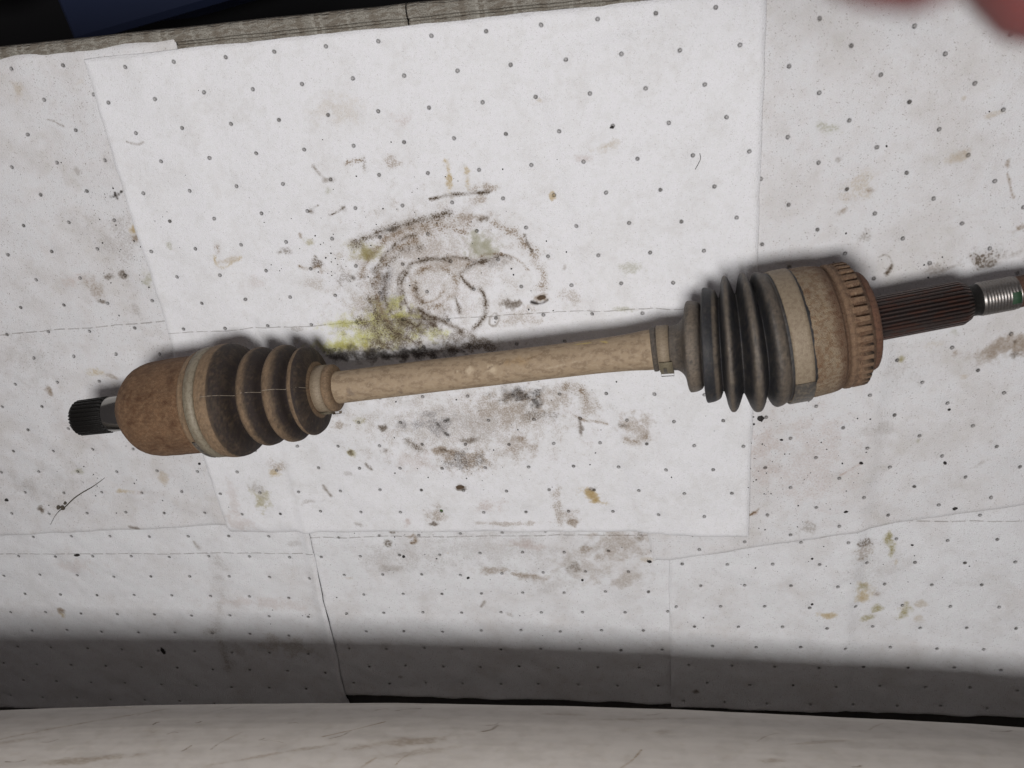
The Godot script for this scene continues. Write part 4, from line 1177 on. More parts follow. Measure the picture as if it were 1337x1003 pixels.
	var cup := part("inner_joint_cup", revolve(curve_prof([Vector2(0.0735, 0.0138), Vector2(0.0742, 0.0165), Vector2(0.0748, 0.0200), Vector2(0.0770, 0.0226), Vector2(0.0792, 0.0246), Vector2(0.0800, 0.0262), Vector2(0.0835, 0.0296), Vector2(0.0885, 0.0335), Vector2(0.0945, 0.0359), Vector2(0.1010, 0.0370), Vector2(0.1150, 0.0375), Vector2(0.1300, 0.0376), Vector2(0.1430, 0.0376)], 4), base, true, 128, func(phi: float, s: float) -> float: return fn.get_noise_2d(phi * 3.0, s * 90.0) * 0.0003 + fn.get_noise_2d(phi * 11.0, s * 300.0) * 0.00015, func(s: float, _r: float, phi: float) -> Color:
		var a := fn.get_noise_3d(s * 60.0, phi * 2.0, 3.0) + 0.6 * fn.get_noise_3d(s * 170.0, phi * 6.0, 3.0)
		var c := Color(0.88, 0.88, 0.88).lerp(Color(1.28, 1.42, 1.65), smoothstep(0.05, 0.6, a) * 0.9).lerp(Color(0.50, 0.40, 0.34), smoothstep(0.05, 0.6, -a) * 0.9)
		var pale := smoothstep(0.5, 0.62, fn.get_noise_3d(s * 380.0, phi * 5.0, 60.0))
		return c.lerp(Color(1.9, 2.2, 2.6), pale * 0.5)), rust, axle)
	cup.set_meta("label", "rusty brown rounded cup")
	# --- inner boot
	var dust_l := Color(0.315, 0.215, 0.128)
	var dark_l := Color(0.037, 0.026, 0.020)
	var shade_l := func(s: float, r: float, phi: float) -> Color:
		var n := fn.get_noise_3d(s * 130.0, phi * 2.2, 5.0) * 0.45 + fn.get_noise_3d(s * 420.0, phi * 12.0, 5.0) * 0.45 + fn.get_noise_3d(s * 1100.0, phi * 34.0, 5.0) * 0.30 + fn.get_noise_3d(s * 900.0, phi * 3.0, 5.0) * 0.25
		n += 0.5 * smoothstep(0.25, 0.5, fn.get_noise_3d(s * 240.0, phi * 7.0, 5.0 + 40.0)) - 0.5 * smoothstep(0.2, 0.45, fn.get_noise_3d(s * 260.0, phi * 8.0, 5.0 + 80.0))
		var k := 0.0
		if s < 0.1720:
			s += n * 0.0014
		if s < 0.1665:
			k = 0.85
		else:
			var crest := 0.0374 if s < 0.2015 else (0.0367 if s < 0.2205 else 0.0332)
			var at := 0.1893 if s < 0.2015 else (0.2093 if s < 0.2205 else 0.2262)
			k = clampf(1.3 - absf(s - at) / (0.0050 if s > 0.2015 and s < 0.2205 else 0.0036), 0.0, 1.0) * 0.70
			if s < 0.1770:
				k = lerpf(0.75, 0.06, clampf((s - 0.1625) / 0.006, 0, 1))
			if s > 0.2275:
				k = 0.06
			if s > 0.2335:
				k = 0.9
		return dark_l.lerp(dust_l, clampf(k + n * (0.26 + 0.42 * k), 0.0, 1.0))
	var boot_l := part("inner_boot", revolve(curve_prof([Vector2(0.1405, 0.0378), Vector2(0.1410, 0.0396), Vector2(0.1425, 0.0408), Vector2(0.1455, 0.0412), Vector2(0.1468, 0.0420), Vector2(0.1475, 0.0408), Vector2(0.1520, 0.0406), Vector2(0.1555, 0.0408), Vector2(0.1565, 0.0424), Vector2(0.1590, 0.0431), Vector2(0.1640, 0.0434), Vector2(0.1690, 0.0428), Vector2(0.1730, 0.0405), Vector2(0.1758, 0.0365), Vector2(0.1782, 0.0290), Vector2(0.1806, 0.0252), Vector2(0.1826, 0.0290), Vector2(0.1850, 0.0348), Vector2(0.1880, 0.0370), Vector2(0.1910, 0.0374), Vector2(0.1945, 0.0364), Vector2(0.1978, 0.0334), Vector2(0.1998, 0.0288), Vector2(0.2014, 0.0262), Vector2(0.2030, 0.0290), Vector2(0.2052, 0.0340), Vector2(0.2080, 0.0363), Vector2(0.2110, 0.0367), Vector2(0.2145, 0.0356), Vector2(0.2172, 0.0326), Vector2(0.2188, 0.0280), Vector2(0.2203, 0.0256), Vector2(0.2218, 0.0282), Vector2(0.2236, 0.0318), Vector2(0.2256, 0.0331), Vector2(0.2282, 0.0331), Vector2(0.2306, 0.0314), Vector2(0.2322, 0.0276), Vector2(0.2332, 0.0225), Vector2(0.2340, 0.0182), Vector2(0.2348, 0.0166), Vector2(0.2420, 0.0164), Vector2(0.2432, 0.0172), Vector2(0.2450, 0.0176), Vector2(0.2470, 0.0172), Vector2(0.2484, 0.0150), Vector2(0.2488, 0.0118)], 5), base, true, 144, func(phi: float, s: float) -> float: return fn.get_noise_2d(phi * 1.5, s * 40.0) * 0.0004, shade_l), rubber_l, axle)
	# a fine mould line runs along the boot
	var line := []
	var rad := []
	for q in [[0.1570, 0.0426], [0.1600, 0.0432], [0.1640, 0.0434], [0.1690, 0.0428], [0.1730, 0.0405], [0.1758, 0.0365], [0.1782, 0.0291], [0.1806, 0.0254], [0.1826, 0.0291], [0.1850, 0.0348], [0.1880, 0.0370], [0.1910, 0.0374], [0.1945, 0.0364], [0.1978, 0.0334], [0.1998, 0.0289], [0.2014, 0.0263], [0.2030, 0.0291], [0.2052, 0.0340], [0.2080, 0.0363], [0.2110, 0.0367], [0.2145, 0.0356], [0.2172, 0.0326], [0.2188, 0.0281], [0.2203, 0.0257], [0.2218, 0.0283], [0.2236, 0.0318], [0.2256, 0.0331], [0.2282, 0.0331], [0.2306, 0.0314], [0.2322, 0.0276], [0.2332, 0.0226], [0.2340, 0.0184]]:
		line.append(ax_point(q[0], q[1], 2.10) - base)
		rad.append(0.00022)
	part("mould_line", tube(line, rad, 6), plain(Color(0.30, 0.25, 0.19), 0.8), boot_l)
	# --- clamps of the inner boot
	var big_l := part("boot_clamp", revolve([Vector2(0.1476, 0.0409), Vector2(0.1478, 0.0424), Vector2(0.1550, 0.0425), Vector2(0.1553, 0.0409)], base, false, 128), pale_clamp, axle)
	big_l.set_meta("label", "pale wide clamp band")
	part("clamp_ear", revolve([Vector2(0.1440, 0.0404), Vector2(0.1442, 0.0421), Vector2(0.1474, 0.0427), Vector2(0.1476, 0.0405)], base, false, 24, null, null, 0.62, 1.28), dark_steel, big_l)
	var small_l := part("boot_clamp", revolve([Vector2(0.2346, 0.0165), Vector2(0.2348, 0.0179), Vector2(0.2424, 0.0179), Vector2(0.2426, 0.0165)], base, false, 96), clamp_mat, axle)
	part("clamp_buckle", revolve([Vector2(0.2352, 0.0178), Vector2(0.2354, 0.0190), Vector2(0.2418, 0.0190), Vector2(0.2420, 0.0178)], base, false, 16, null, null, 0.35, 0.85), buckle_mat, small_l)
	part("clamp_tail", revolve([Vector2(0.2425, 0.0176), Vector2(0.2427, 0.0196), Vector2(0.2478, 0.0196), Vector2(0.2480, 0.0176)], base, false, 10, null, null, 0.22, 0.50), clamp_mat, small_l)
	# --- shaft, with its own long texture
	part("shaft", revolve(curve_prof([Vector2(0.2480, 0.0120), Vector2(0.2600, 0.0120), Vector2(0.3000, 0.0119), Vector2(0.3500, 0.0119), Vector2(0.4000, 0.0119), Vector2(0.4350, 0.0120), Vector2(0.4550, 0.0123), Vector2(0.4680, 0.0130), Vector2(0.4770, 0.0138), Vector2(0.4830, 0.0141)], 6), base, true, 96, func(phi: float, s: float) -> float: return fn.get_noise_2d(phi * 2.0, s * 60.0) * 0.00018), shaft_mat(rough_bump), axle)
	# --- outer boot
	var dust_r := Color(0.235, 0.188, 0.138)
	var dark_r := Color(0.024, 0.025, 0.028)
	var shade_r := func(s: float, r: float, phi: float) -> Color:
		var n := fn.get_noise_3d(s * 130.0, phi * 2.2, 15.0) * 0.45 + fn.get_noise_3d(s * 420.0, phi * 12.0, 15.0) * 0.45 + fn.get_noise_3d(s * 1100.0, phi * 34.0, 15.0) * 0.30 + fn.get_noise_3d(s * 900.0, phi * 3.0, 15.0) * 0.25
		n += 0.5 * smoothstep(0.25, 0.5, fn.get_noise_3d(s * 240.0, phi * 7.0, 15.0 + 40.0)) - 0.5 * smoothstep(0.2, 0.45, fn.get_noise_3d(s * 260.0, phi * 8.0, 15.0 + 80.0))
		var k := 0.06
		for c in [[0.5080, 0.0062], [0.5228, 0.0024], [0.5306, 0.0022], [0.5438, 0.0026], [0.5565, 0.0046]]:
			k = maxf(k, clampf(1.2 - absf(s - c[0]) / c[1], 0.0, 1.0) * (0.85 if c[0] < 0.51 else 0.62))
		if s > 0.5150 and s < 0.5215:
			k = 0.03
		if s < 0.5040:
			k = 0.5
		return dark_r.lerp(dust_r, clampf(k + n * (0.24 + 0.45 * k), 0.0, 1.0))
	part("outer_boot", revolve(curve_prof([Vector2(0.4800, 0.0138), Vector2(0.4804, 0.0152), Vector2(0.4822, 0.0156), Vector2(0.4836, 0.0152), Vector2(0.4842, 0.0146), Vector2(0.4918, 0.0147), Vector2(0.4930, 0.0154), Vector2(0.4965, 0.0156), Vector2(0.4990, 0.0168), Vector2(0.5012, 0.0192), Vector2(0.5026, 0.0228), Vector2(0.5036, 0.0280), Vector2(0.5046, 0.0304), Vector2(0.5062, 0.0309), Vector2(0.5095, 0.0305), Vector2(0.5125, 0.0290), Vector2(0.5136, 0.0268), Vector2(0.5142, 0.0262), Vector2(0.5146, 0.0300), Vector2(0.5150, 0.0366), Vector2(0.5156, 0.0385), Vector2(0.5168, 0.0387), Vector2(0.5205, 0.0378), Vector2(0.5236, 0.0360), Vector2(0.5248, 0.0335), Vector2(0.5258, 0.0312), Vector2(0.5268, 0.0345), Vector2(0.5280, 0.0410), Vector2(0.5293, 0.0447), Vector2(0.5306, 0.0456), Vector2(0.5322, 0.0450), Vector2(0.5340, 0.0420), Vector2(0.5358, 0.0372), Vector2(0.5374, 0.0332), Vector2(0.5390, 0.0370), Vector2(0.5408, 0.0430), Vector2(0.5424, 0.0460), Vector2(0.5440, 0.0466), Vector2(0.5458, 0.0460), Vector2(0.5474, 0.0430), Vector2(0.5488, 0.0385), Vector2(0.5498, 0.0352), Vector2(0.5508, 0.0382), Vector2(0.5522, 0.0428), Vector2(0.5536, 0.0448), Vector2(0.5554, 0.0450), Vector2(0.5580, 0.0441), Vector2(0.5598, 0.0430), Vector2(0.5606, 0.0424), Vector2(0.5612, 0.0428), Vector2(0.5750, 0.0428), Vector2(0.5758, 0.0418)], 5), base, true, 160, func(phi: float, s: float) -> float: return fn.get_noise_2d(phi * 1.3, s * 50.0) * 0.0005, shade_r), rubber_r, axle)
	var small_r := part("boot_clamp", revolve([Vector2(0.4841, 0.0147), Vector2(0.4843, 0.0160), Vector2(0.4921, 0.0160), Vector2(0.4923, 0.0148)], base, false, 96), clamp_mat, axle)
	part("clamp_buckle", revolve([Vector2(0.4847, 0.0158), Vector2(0.4849, 0.0174), Vector2(0.4938, 0.0176), Vector2(0.4940, 0.0158)], base, false, 20, null, null, 0.22, 1.42), buckle_mat, small_r)
	part("buckle_tongue", revolve([Vector2(0.4872, 0.0172), Vector2(0.4874, 0.0182), Vector2(0.4896, 0.0182), Vector2(0.4898, 0.0172)], base, false, 8, null, null, 0.75, 1.15), dark_steel, small_r)
	part("buckle_lip", revolve([Vector2(0.4845, 0.0170), Vector2(0.4847, 0.0192), Vector2(0.4936, 0.0194), Vector2(0.4938, 0.0170)], base, false, 6, null, null, 0.20, 0.34), buckle_mat, small_r)
	# --- outer joint
	var band := part("boot_clamp", revolve([Vector2(0.5618, 0.0426), Vector2(0.5620, 0.0439), Vector2(0.5645, 0.0441), Vector2(0.5715, 0.0441), Vector2(0.5738, 0.0439), Vector2(0.5741, 0.0426)], base, false, 144), clamp_mat, axle)
	band.set_meta("label", "wide tan clamp band round the outer joint")
	part("clamp_ear", revolve([Vector2(0.5616, 0.0439), Vector2(0.5618, 0.0448), Vector2(0.5742, 0.0448), Vector2(0.5744, 0.0436)], base, false, 40, null, null, 0.20, 1.22), dark_steel, band)
	part("outer_joint_housing", revolve(curve_prof([Vector2(0.5735, 0.0405), Vector2(0.5745, 0.0424), Vector2(0.5760, 0.0428), Vector2(0.5800, 0.0429), Vector2(0.5850, 0.0426), Vector2(0.5900, 0.0420), Vector2(0.5935, 0.0411), Vector2(0.5945, 0.0404), Vector2(0.5955, 0.0388), Vector2(0.5990, 0.0380), Vector2(0.6130, 0.0360), Vector2(0.6140, 0.0200)], 4), base, true, 128, func(phi: float, s: float) -> float: return fn.get_noise_2d(phi * 3.0, s * 90.0) * 0.0003, func(s: float, _r: float, phi: float) -> Color:
		var k := smoothstep(0.5865, 0.5925, s + fn.get_noise_2d(phi * 2.5, 7.0) * 0.003)
		var a := fn.get_noise_3d(s * 70.0, phi * 3.0, 23.0) + 0.6 * fn.get_noise_3d(s * 200.0, phi * 9.0, 23.0)
		var c := Color(0.95, 0.97, 1.0).lerp(Color(1.15, 1.2, 1.28), smoothstep(0.1, 0.8, a) * 0.7).lerp(Color(0.66, 0.50, 0.40), smoothstep(0.1, 0.7, -a) * 0.8)
		return c.lerp(Color(0.46, 0.34, 0.30), k * 0.85)), dusty_steel, axle)
	var slots := func(phi: float, s: float) -> float:
		if s < 0.6024:
			return 0.0
		var t := fposmod(phi * 41.0 / TAU, 1.0)
		return -0.0055 * smoothstep(0.54, 0.59, t) * (1.0 - smoothstep(0.95, 1.0, t))
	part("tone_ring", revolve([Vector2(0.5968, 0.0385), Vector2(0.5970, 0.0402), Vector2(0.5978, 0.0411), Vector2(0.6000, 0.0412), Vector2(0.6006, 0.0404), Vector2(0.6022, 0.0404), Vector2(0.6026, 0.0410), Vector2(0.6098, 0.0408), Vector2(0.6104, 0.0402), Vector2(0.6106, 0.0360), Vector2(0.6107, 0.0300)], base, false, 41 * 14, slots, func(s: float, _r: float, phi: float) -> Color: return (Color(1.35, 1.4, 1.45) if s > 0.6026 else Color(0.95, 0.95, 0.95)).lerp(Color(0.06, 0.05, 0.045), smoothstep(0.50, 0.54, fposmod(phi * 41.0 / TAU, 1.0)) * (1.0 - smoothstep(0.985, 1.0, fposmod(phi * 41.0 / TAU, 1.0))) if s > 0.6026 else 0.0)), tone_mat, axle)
	part("flange", revolve(curve_prof([Vector2(0.6098, 0.0280), Vector2(0.6122, 0.0282), Vector2(0.6130, 0.0318), Vector2(0.6146, 0.0327), Vector2(0.6165, 0.0327), Vector2(0.6182, 0.0320), Vector2(0.6192, 0.0300), Vector2(0.6196, 0.0260), Vector2(0.6206, 0.0190), Vector2(0.6212, 0.0142)], 4), base, true, 128, func(phi: float, s: float) -> float: return fn.get_noise_2d(phi * 5.0, s * 120.0) * 0.0004), flange_mat, axle)
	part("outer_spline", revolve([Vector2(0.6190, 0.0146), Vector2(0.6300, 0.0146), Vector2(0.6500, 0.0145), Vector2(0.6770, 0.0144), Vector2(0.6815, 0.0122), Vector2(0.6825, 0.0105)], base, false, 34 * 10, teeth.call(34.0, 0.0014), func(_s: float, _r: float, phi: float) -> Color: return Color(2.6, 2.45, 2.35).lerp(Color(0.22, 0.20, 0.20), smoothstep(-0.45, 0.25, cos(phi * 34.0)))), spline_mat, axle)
	part("spline_neck", revolve([Vector2(0.6815, 0.0112), Vector2(0.6835, 0.0101), Vector2(0.6870, 0.0100), Vector2(0.6885, 0.0104)], base, false, 64), grease, axle)
	var tp := [Vector2(0.6880, 0.0100), Vector2(0.6895, 0.0108)]
	for k in 11:
		tp.append(Vector2(0.6900 + k * 0.00185, 0.0109))
		tp.append(Vector2(0.6904 + k * 0.00185, 0.0109))
		tp.append(Vector2(0.6912 + k * 0.00185, 0.0099))
	tp.append(Vector2(0.7112, 0.0106))
	var thread := part("threaded_end", revolve(tp, base, false, 80), thread_mat, axle)
	part("thread_tip", revolve([Vector2(0.7106, 0.0104), Vector2(0.7114, 0.0101), Vector2(0.7235, 0.0099), Vector2(0.7245, 0.0090), Vector2(0.7246, 0.0030), Vector2(0.7235, 0.0)], base, false, 64), flange_mat, thread)
	var paint := revolve([Vector2(0.7048, 0.0104), Vector2(0.7050, 0.01105), Vector2(0.7104, 0.01105), Vector2(0.7106, 0.0104)], base, false, 14, func(phi: float, s: float) -> float: return fn.get_noise_2d(phi * 6.0, s * 900.0) * 0.0005, null, 1.30, 2.0)
	part("paint_mark", paint, plain(Color(0.016, 0.050, 0.022), 0.7), thread).set_meta("label", "green paint dab on the thread")


func shaft_mat(bump: Texture2D) -> StandardMaterial3D:
	var w := 1024
	var h := 256
	# u runs round the shaft, here kept along y of the image; v along its length
	var img := Image.create(h, w, false, Image.FORMAT_RGBA8)
	for y in w:
		for x in h:
			var a := soft(x * 2, y)
			var f := fine(x * 2, y * 2)
			var c := Color(0.325, 0.243, 0.158).lerp(Color(0.205, 0.145, 0.090), smoothstep(0.40, 0.75, soft(x * 2 + 70, y)) * 0.75).lerp(Color(0.38, 0.30, 0.21), smoothstep(0.50, 0.8, soft(x * 5, y * 3 + 120)) * 0.5)
			c = c.lerp(Color(0.44, 0.35, 0.25), smoothstep(0.60, 0.85, f) * 0.25)
			c = c.lerp(Color(0.14, 0.09, 0.05), smoothstep(0.78, 0.9, fine(x * 2 + 60, y * 2 + 200)) * 0.5)
			img.set_pixel(x, y, c.linear_to_srgb())
	# d.c maps x = angle share, y = length share
	var d := {"w": h, "h": w, "c": [Vector2(0, 0), Vector2(1, 0), Vector2(1, 1), Vector2(0, 1)]}
	# sizes in stain() are metres of a 0.457 m wide sheet: scale so that 1.0 = 256 px
	var k := 0.457
	var marks := [
		[0.575, 0.445, 0.040 * k, 0.050 * k, 0.0, Color(0.56, 0.46, 0.33), 0.9, 0.1], [0.560, 0.520, 0.045 * k, 0.075 * k, 0.2, Color(0.54, 0.44, 0.31), 0.85, 0.15],
		[0.580, 0.412, 0.018 * k, 0.022 * k, 0.0, Color(0.56, 0.46, 0.33), 0.8, 0.1], [0.572, 0.510, 0.015 * k, 0.060 * k, -0.3, Color(0.10, 0.065, 0.04), 0.8, 0.6],
		[0.600, 0.545, 0.012 * k, 0.045 * k, -0.3, Color(0.12, 0.08, 0.05), 0.8, 0.6], [0.600, 0.60, 0.060 * k, 0.16 * k, 0.0, Color(0.40, 0.25, 0.10), 0.4, 0.3],
		[0.625, 0.64, 0.014 * k, 0.14 * k, -0.25, Color(0.16, 0.10, 0.05), 0.5, 0.7], [0.500, 0.060, 0.05 * k, 0.06 * k, 0.0, Color(0.16, 0.12, 0.09), 0.7, 0.4],
		[0.715, 0.795, 0.012 * k, 0.10 * k, 0.0, Color(0.55, 0.42, 0.13), 0.95, 0.1], [0.700, 0.855, 0.014 * k, 0.05 * k, 0.4, Color(0.60, 0.46, 0.15), 0.95, 0.1],
		[0.480, 0.30, 0.16 * k, 0.5 * k, 0.0, Color(0.40, 0.31, 0.21), 0.35, 0.5], [0.42, 0.22, 0.03 * k, 0.03 * k, 0.0, Color(0.13, 0.095, 0.07), 0.6, 0.5], [0.66, 0.35, 0.012 * k, 0.30 * k, 0.1, Color(0.17, 0.12, 0.08), 0.5, 0.8], [0.52, 0.72, 0.010 * k, 0.22 * k, -0.1, Color(0.46, 0.38, 0.28), 0.6, 0.7]]
	for s in marks:
		stain(img, d, s)
	img.convert(Image.FORMAT_RGB8)
	# revolve() gives u = 0..2 once round and v = length * 8
	var m := skin_mat(ImageTexture.create_from_image(img), 0.78, 0.0, bump, 0.006, Vector3(0.5, 1.0 / (0.235 * 8.0), 1))
	return m


# ------------------------------------------------------------------ small litter
func crumb_mesh(seed_at: int, flat: float, stretch: float) -> ArrayMesh:
	var st := SurfaceTool.new()
	st.begin(Mesh.PRIMITIVE_TRIANGLES)
	var rows := 7
	var cols := 10
	for y in rows + 1:
		for x in cols + 1:
			var th := PI * y / rows
			var ph := TAU * (x % cols) / cols
			var n := Vector3(sin(th) * cos(ph), cos(th), sin(th) * sin(ph))
			var k := 1.0 + 0.55 * fn.get_noise_3d(n.x * 1.3 + seed_at * 9.0, n.y * 1.3, n.z * 1.3) + 0.25 * fn.get_noise_3d(n.x * 3.5, n.y * 3.5 + seed_at, n.z * 3.5)
			st.set_smooth_group(-1)
			st.set_uv(Vector2(float(x) / cols, float(y) / rows))
			st.add_vertex(Vector3(n.x * stretch, n.y * flat, n.z) * k)
	for y in rows:
		for x in cols:
			var a := y * (cols + 1) + x
			for q in [a, a + 1, a + cols + 2, a, a + cols + 2, a + cols + 1]:
				st.add_index(q)
	st.deindex()
	st.generate_normals()
	return st.commit()


func pad_top(p: Vector2) -> float:
	for i in range(pads.size() - 1, -1, -1):
		if inside(pads[i], p) > 0.0:
			return pad_height(i, p)
	return BENCH_Y


func build_litter() -> void:
	var dark := plain(Color(0.018, 0.015, 0.013), 0.7)
	var brown := plain(Color(0.085, 0.055, 0.032), 0.85)
	var pale := plain(Color(0.65, 0.62, 0.58), 0.4)
	var green := plain(Color(0.06, 0.11, 0.03), 0.8)
	var mats := {"dark": dark, "brown": brown, "pale": pale, "green": green}
	# x, z, half length, stretch, flatness, turn, material, label
	for c in [
		[0.1869, 0.0332, 0.00319, 1.10, 0.50, -0.70, "dark", "black angular chip on the right pad just below the ribbed boot"],
		[0.1821, 0.0384, 0.00115, 1.20, 0.60, -0.00, "dark", "tiny black crumb beside the angular chip, against the middle pad edge"],
		[0.2027, 0.0520, 0.00115, 1.50, 0.60, -0.17, "dark", "small black crumb right of and below the angular chip"],
		[0.0852, -0.1862, 0.00134, 1.40, 0.60, 0.17, "dark", "lone black crumb on the upper right of the middle pad"],
		[0.3199, 0.0309, 0.00151, 1.00, 0.70, -1.05, "dark", "black crumb on the right pad straight below the threaded end"],
		[0.2618, 0.0737, 0.00166, 1.20, 0.70, -0.70, "dark", "hooked black crumb at the end of a faint pink scratch"],
		[0.3222, 0.0757, 0.00172, 1.10, 0.70, -1.40, "dark", "roundest black crumb in the lower part of the right pad"],
		[0.2540, 0.1178, 0.00146, 1.50, 0.60, 0.26, "dark", "short black crumb near the lower edge of the right pad, left one"],
		[0.3343, 0.1170, 0.00179, 1.70, 0.60, 0.44, "dark", "long black crumb near the lower edge of the right pad, right one"],
		[0.3085, 0.1549, 0.00119, 1.30, 0.60, -0.00, "dark", "single black crumb on the far right pad"],
		[0.1794, -0.2190, 0.00089, 1.60, 0.60, -0.09, "dark", "black crumb against the right edge of the middle pad, near the top"],
		[-0.3875, 0.2922, 0.00289, 2.00, 0.50, -1.31, "dark", "long black crumb in the shaded end of the left far pad"],
		[-0.4407, 0.1728, 0.00214, 2.00, 0.50, 0.09, "dark", "flat black crumb on the perforation of the left far pad"],
		[-0.4886, 0.1073, 0.00226, 1.10, 0.70, -0.00, "dark", "black crumb at the left margin of the picture"],
		[-0.2834, 0.0703, 0.00149, 1.20, 0.60, -0.00, "dark", "black crumb beside the lower left edge of the middle pad"],
		[0.1009, 0.1730, 0.00195, 1.60, 0.60, -0.35, "dark", "black crumb at the corner where right pad meets middle far pad"],
		[-0.1156, 0.1711, 0.00176, 1.00, 0.70, -0.00, "dark", "largest black crumb among the specks on the middle far pad"],
		[-0.0592, 0.1931, 0.00164, 1.30, 0.70, 0.35, "dark", "black crumb in the centre of the middle far pad"],
		[0.0427, 0.1945, 0.00147, 1.00, 0.70, -0.00, "dark", "black crumb right of centre on the middle far pad"],
		[0.2321, 0.1664, 0.00123, 1.20, 0.70, -0.00, "dark", "black crumb below the slanting pad edge at right"],
		[0.2347, 0.2133, 0.00129, 1.30, 0.70, -0.00, "dark", "black crumb left of the ochre stains on the far right pad"],
		[-0.0745, 0.1664, 0.00149, 1.00, 0.40, -0.00, "pale", "tiny pale ring shaped flake on the middle far pad"],
		[-0.0728, 0.1188, 0.00154, 1.30, 0.50, -0.35, "green", "tiny green leaf scrap near the far edge of the middle pad"],
		[0.0281, -0.0683, 0.00240, 1.90, 0.35, 0.09, "brown", "brown flat clump of dirt right of the ring marks"],
		[-0.0538, 0.0957, 0.00266, 1.80, 0.35, 0.17, "brown", "brown dirt clump below the black smudges"],
	]:
		var o := part("crumb", crumb_mesh(int(absf(c[0]) * 1000.0), c[4], c[3]), mats[c[6]], self, Vector3(c[0], pad_top(Vector2(c[0], c[1])) + c[2] * c[4] * 0.40, c[1]))
		o.scale = Vector3.ONE * c[2] * 0.72
		o.rotation.y = c[5]
		describe(o, c[7], "crumb", "crumbs of dirt on the pads")
	# grit too small to pick apart
	var mm := MultiMesh.new()
	mm.transform_format = MultiMesh.TRANSFORM_3D
	mm.mesh = crumb_mesh(3, 0.5, 1.4)
	var spots := []
	rng.seed = 77
	for g in [
		[-0.2976, -0.1274, 0.0448, 0.0566, 60],
		[-0.2913, -0.1654, 0.0249, 0.0071, 16],
		[0.2296, 0.0844, 0.0508, 0.0905, 90],
		[0.1919, 0.0634, 0.0170, 0.0615, 40],
		[-0.1099, 0.1569, 0.0490, 0.0252, 30],
		[-0.0507, 0.0711, 0.0452, 0.0296, 40],
		[0.0012, 0.2098, 0.2054, 0.0777, 40],
		[-0.1398, -0.1069, 0.0360, 0.0301, 40],
		[-0.0518, -0.1023, 0.1151, 0.0701, 70],
		[0.0155, 0.0400, 0.1224, 0.0556, 50],
		[0.2916, -0.0790, 0.0243, 0.0076, 14],
		[-0.2287, 0.2428, 0.0465, 0.0193, 16],
		[-0.3952, 0.0958, 0.1231, 0.0522, 30],
		[-0.0827, -0.1270, 0.1725, 0.1142, 30],
		[0.2589, -0.1177, 0.0962, 0.0829, 30],
		[0.2686, 0.1877, 0.1185, 0.0473, 24],
		[-0.0616, 0.4053, 0.0079, 0.0044, 0],
	]:
		for k in int(g[4]):
			var p := Vector2(g[0] + rng.randfn() * g[2] * 0.5, g[1] + rng.randfn() * g[3] * 0.5)
			var sz := 0.00016 + 0.00042 * pow(rng.randf(), 2.5)
			spots.append(Transform3D(Basis(Vector3.UP, rng.randf() * TAU).scaled(Vector3.ONE * sz), Vector3(p.x, pad_top(p) + sz * 0.3, p.y)))
	mm.instance_count = spots.size()
	for k in spots.size():
		mm.set_instance_transform(k, spots[k])
	var grit := MultiMeshInstance3D.new()
	grit.name = "grit"
	grit.multimesh = mm
	grit.material_override = dark
	grit.set_meta("kind", "stuff")
	grit.set_meta("label", "fine dark grit scattered over the white pads")
	add_child(grit)
	# the dry grass stem
	var pts := []
	var rad := []
	var path := smooth_path([Vector2(-0.3799, 0.0844), Vector2(-0.3944, 0.0931), Vector2(-0.4151, 0.1039), Vector2(-0.4302, 0.1150), Vector2(-0.4374, 0.1190), Vector2(-0.4453, 0.1261), Vector2(-0.4525, 0.1345)], 6)
	var n := path.size()
	for k in n:
		var p: Vector2 = path[k]
		var t := float(k) / (n - 1)
		pts.append(Vector3(p.x, pad_top(p) + 0.0006 + 0.0016 * sin(t * PI), p.y))
		rad.append(0.00016 + 0.00034 * sin(clampf(t * 1.25, 0.0, 1.0) * PI))
	var base: Vector3 = pts[n / 2]
	base.y -= 0.001
	var stem := thing("grass_stem", "thin dry grass stem with a small seed knot on the left pad", "grass stem", base)
	var local := []
	for p in pts:
		local.append(p - base)
	var straw := plain(Color(0.075, 0.062, 0.045), 0.8)
	part("stalk", tube(local, rad, 8), straw, stem)
	for q in [[-0.4328, 0.1158, 0.0019], [-0.4373, 0.1154, 0.0016], [-0.4285, 0.1107, 0.0013]]:
		var kn := part("seed_knot", crumb_mesh(int(q[2] * 9e4), 0.6, 1.3), straw, stem, Vector3(q[0], pad_top(Vector2(q[0], q[1])) + 0.0014, q[1]) - base)
		kn.scale = Vector3.ONE * q[2]
		kn.rotation.y = q[2] * 900.0
	# a dark hair
	var hp := smooth_path([Vector2(0.1421, -0.1652), Vector2(0.1426, -0.1617), Vector2(0.1411, -0.1583), Vector2(0.1391, -0.1549)], 8)
	var h3 := []
	var hr := []
	for p in hp:
		h3.append(Vector3(p.x, pad_top(p) + 0.0004, p.y) - Vector3(hp[0].x, 0, hp[0].y))
		hr.append(0.00020)
	var hair := part("hair", tube(h3, hr, 6), dark, self, Vector3(hp[0].x, 0, hp[0].y))
	describe(hair, "short dark hair lying near the right edge of the middle pad", "hair")


